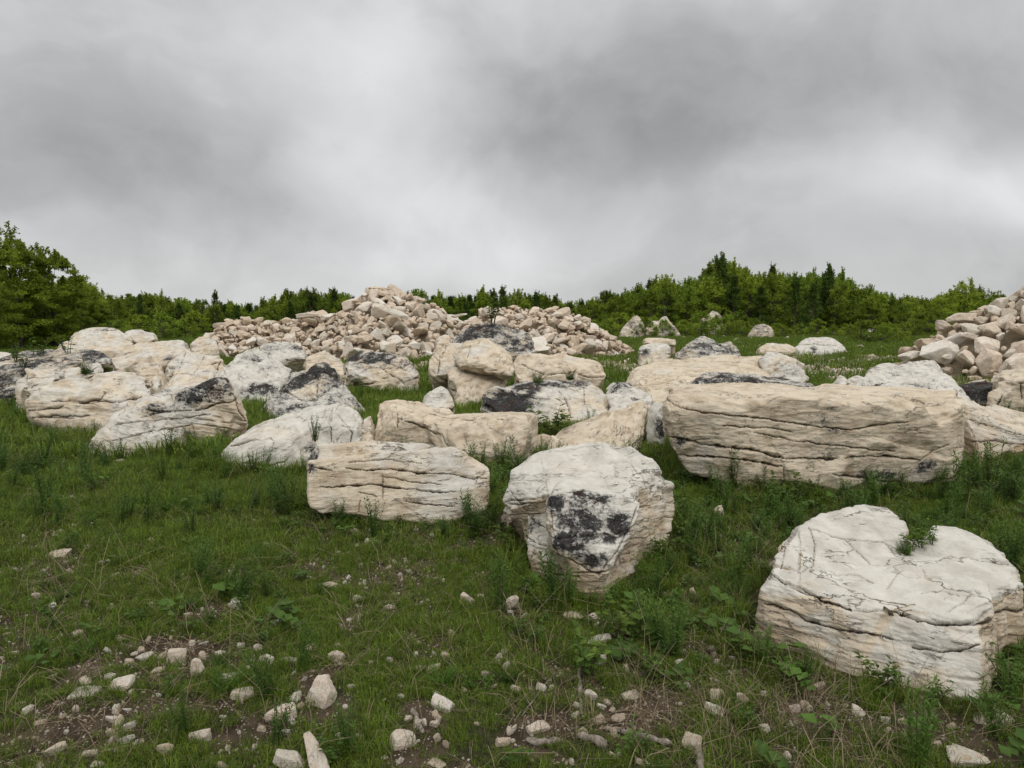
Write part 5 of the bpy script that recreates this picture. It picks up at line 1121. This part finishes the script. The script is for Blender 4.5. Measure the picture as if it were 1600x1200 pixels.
for a in [('leafy', 912, 1058, 1.0, 'leafy young sapling among stones below the black-stained boulder'), ('leafy', 968, 1000, 1.1, 'bright leafy sapling right of the stacked stones below the stained boulder'),
          ('leafy', 1022, 1060, .6, 'small yellow-green seedling beside two upright stones'), ('leafy', 862, 690, 2.3, 'large-leaved bush growing before the split-faced boulder'),
          ('willow', 1145, 770, 1.7, 'tall narrow-leaved weed before the left part of the huge slab'), ('leafy', 1212, 792, 1.3, 'leafy plant below the middle of the huge layered slab'), ('leafy', 1252, 790, 1.1, 'smaller leafy plant in the row under the huge layered slab'),
          ('willow', 1500, 790, 1.9, 'dense narrow-leaved clump at the right end of the huge slab'), ('willow', 1545, 775, 2.0, 'tall narrow-leaved clump below the ochre-flanked wedge'), ('willow', 1580, 790, 1.7, 'narrow-leaved clump at the right picture edge'),
          ('willow', 450, 800, 1.5, 'tall weed clump at the left end of the flat-faced block'), ('willow', 430, 785, 1.3, 'lower weed clump just left of the flat-faced block'), ('willow', 735, 825, 1.3, 'weed clump at the right foot of the flat-faced block'), 
          ('fern', 72, 740, 2.2, 'pale ferny herb in the tall grass at the far left'), ('fern', 38, 745, 1.8, 'ferny herb at the left picture edge'), ('leafy', 738, 742, 1.2, 'yellow-green weed beside the ochre block with hollow top'), ('fern', 715, 738, 1.6, 'feathery weed left of the yellow-green weed'),
          ('willow', 395, 745, 1.0, 'weed clump before the smooth whitish boulder'), ('round', 1185, 1035, 1.2, 'round-leaved plant left of the notched boulder'), ('round', 1220, 1045, 1.0, 'second round-leaved plant nearer the notched boulder'),
          ('leafy', 1375, 1082, .75, 'broad-leaved vine at the foot of the notched boulder'), ('leafy', 1075, 850, 1.1, 'leafy weed right of the black-stained boulder'), ('leafy', 1045, 880, 1.0, 'leafy weed touching the right foot of the black-stained boulder'),
          ('leafy', 800, 870, .9, 'small leafy weed left of the black-stained boulder'), ('herb', 1570, 1085, 1.4, 'herb at the right foot of the notched boulder'), ('leafy', 780, 760, 1.0, 'thin fern-like weed between the flat-faced block and stained boulder'), ('willow', 300, 700, 1.1, 'tall grass-like weed before the sharp-nosed boulder')]:
    plant(*a)
plant('willow', 493, 690, 1.0, 'thin branching stem rising before the smooth whitish boulder', d=10.9)
for i, (x, y, s, k) in enumerate([(1426, 862, .55, 'leafy'), (1440, 856, .6, 'leafy'), (1455, 850, .9, 'herb'), (1412, 866, .7, 'fern')]):
    plant(k, x, y, s, ['bushy green tuft in the middle of the notch of the big boulder', 'tallest sprig of the green tuft in the boulder notch', 'small herb at the right rim of the boulder notch', 'dry ferny sprig at the low end of the boulder notch'][i], key='heart', name='notch_plant')
plant('leafy', 768, 506, 3.0, 'yellow-green sapling on top of the dark lichen-covered boulder', d=34.3, name='sapling')
for i, (x, y, k, key, s) in enumerate([(60, 556, 'herb', 'mosscrag', 3.2), (25, 566, 'herb', 'mosscrag', 3.0), (105, 552, 'herb', 'mosscrag', 3.0), (40, 575, 'herb', 'mosscrag', 2.6), (135, 585, 'fern', 'bench', 2.0), (890, 594, 'fern', 'seam', 1.8), (840, 598, 'fern', 'seam', 1.6)]):
    plant(k, x, y, s, ['green herb on the middle of the black mossy crag', 'green herb on the left of the black mossy crag', 'green herb on the right shoulder of the black mossy crag', 'low herb on the front of the black mossy crag',
                       'green sprig on the pale stepped block', 'moss tuft on top of the split-faced boulder', 'moss tuft left on top of the split-faced boulder'][i], key=key, d=24, name='rock_herb')

# ------------------------------------------------------------------ dead wood
def branch(pts, r, label, seed):
    rs = np.random.RandomState(seed); P3 = []
    for i in range(len(pts) - 1):
        (x0, y0), (x1, y1) = pts[i], pts[i + 1]
        for t in np.linspace(0, 1, 6)[:-1]: g = G(x0 + (x1 - x0) * t, y0 + (y1 - y0) * t); P3.append((g.x + rs.normal(0, r * .25), g.y, gz1(g.x, g.y) + r * .8 + rs.normal(0, r * .2)))
    g = G(*pts[-1]); P3.append((g.x, g.y, gz1(g.x, g.y) + r)); n = len(P3)
    V, F = tube(P3, [r * rs.uniform(.75, 1.15) * (1 if 0 < i < n - 1 else .35) for i in range(n)], 8); V = np.array(V); V += fbm(V * 30, 2, seed)[:, None] * r * .3
    tag(link('dead_branch', mesh_np('dead_branch', V, F, M_DRIFT)), label, 'branch', 'dead wood in the bottom grass')
branch([(941, 1140), (975, 1146), (1010, 1156), (1050, 1166)], .024, 'long weathered branch lying flat below centre right', 1)
branch([(822, 1162), (850, 1164), (876, 1163)], .028, 'short pale plank-like log left of the long weathered branch', 2)
branch([(900, 1150), (925, 1160), (950, 1168)], .03, 'thick dark log end between the two pale logs', 3)
branch([(1088, 1165), (1093, 1185), (1097, 1215)], .026, 'pale stick running off the bottom edge', 4)
branch([(903, 1040), (907, 1075), (909, 1120)], .017, 'upright-looking grey stick under the leafy sapling', 5)
branch([(815, 1120), (840, 1085), (868, 1050)], .006, 'thin twig left of the leafy sapling', 6)
branch([(1303, 1108), (1330, 1080), (1356, 1052)], .007, 'thin bare twig at the foot of the notched boulder', 7)
branch([(645, 1110), (652, 1130), (661, 1150)], .02, 'short split stick in the bottom centre grass', 8)
branch([(1130, 900), (1142, 935), (1152, 970)], .008, 'thin dead stem left of the notched boulder', 9)
branch([(1405, 1190), (1375, 1158), (1350, 1135)], .005, 'thin pale stem in the bottom right corner', 10)
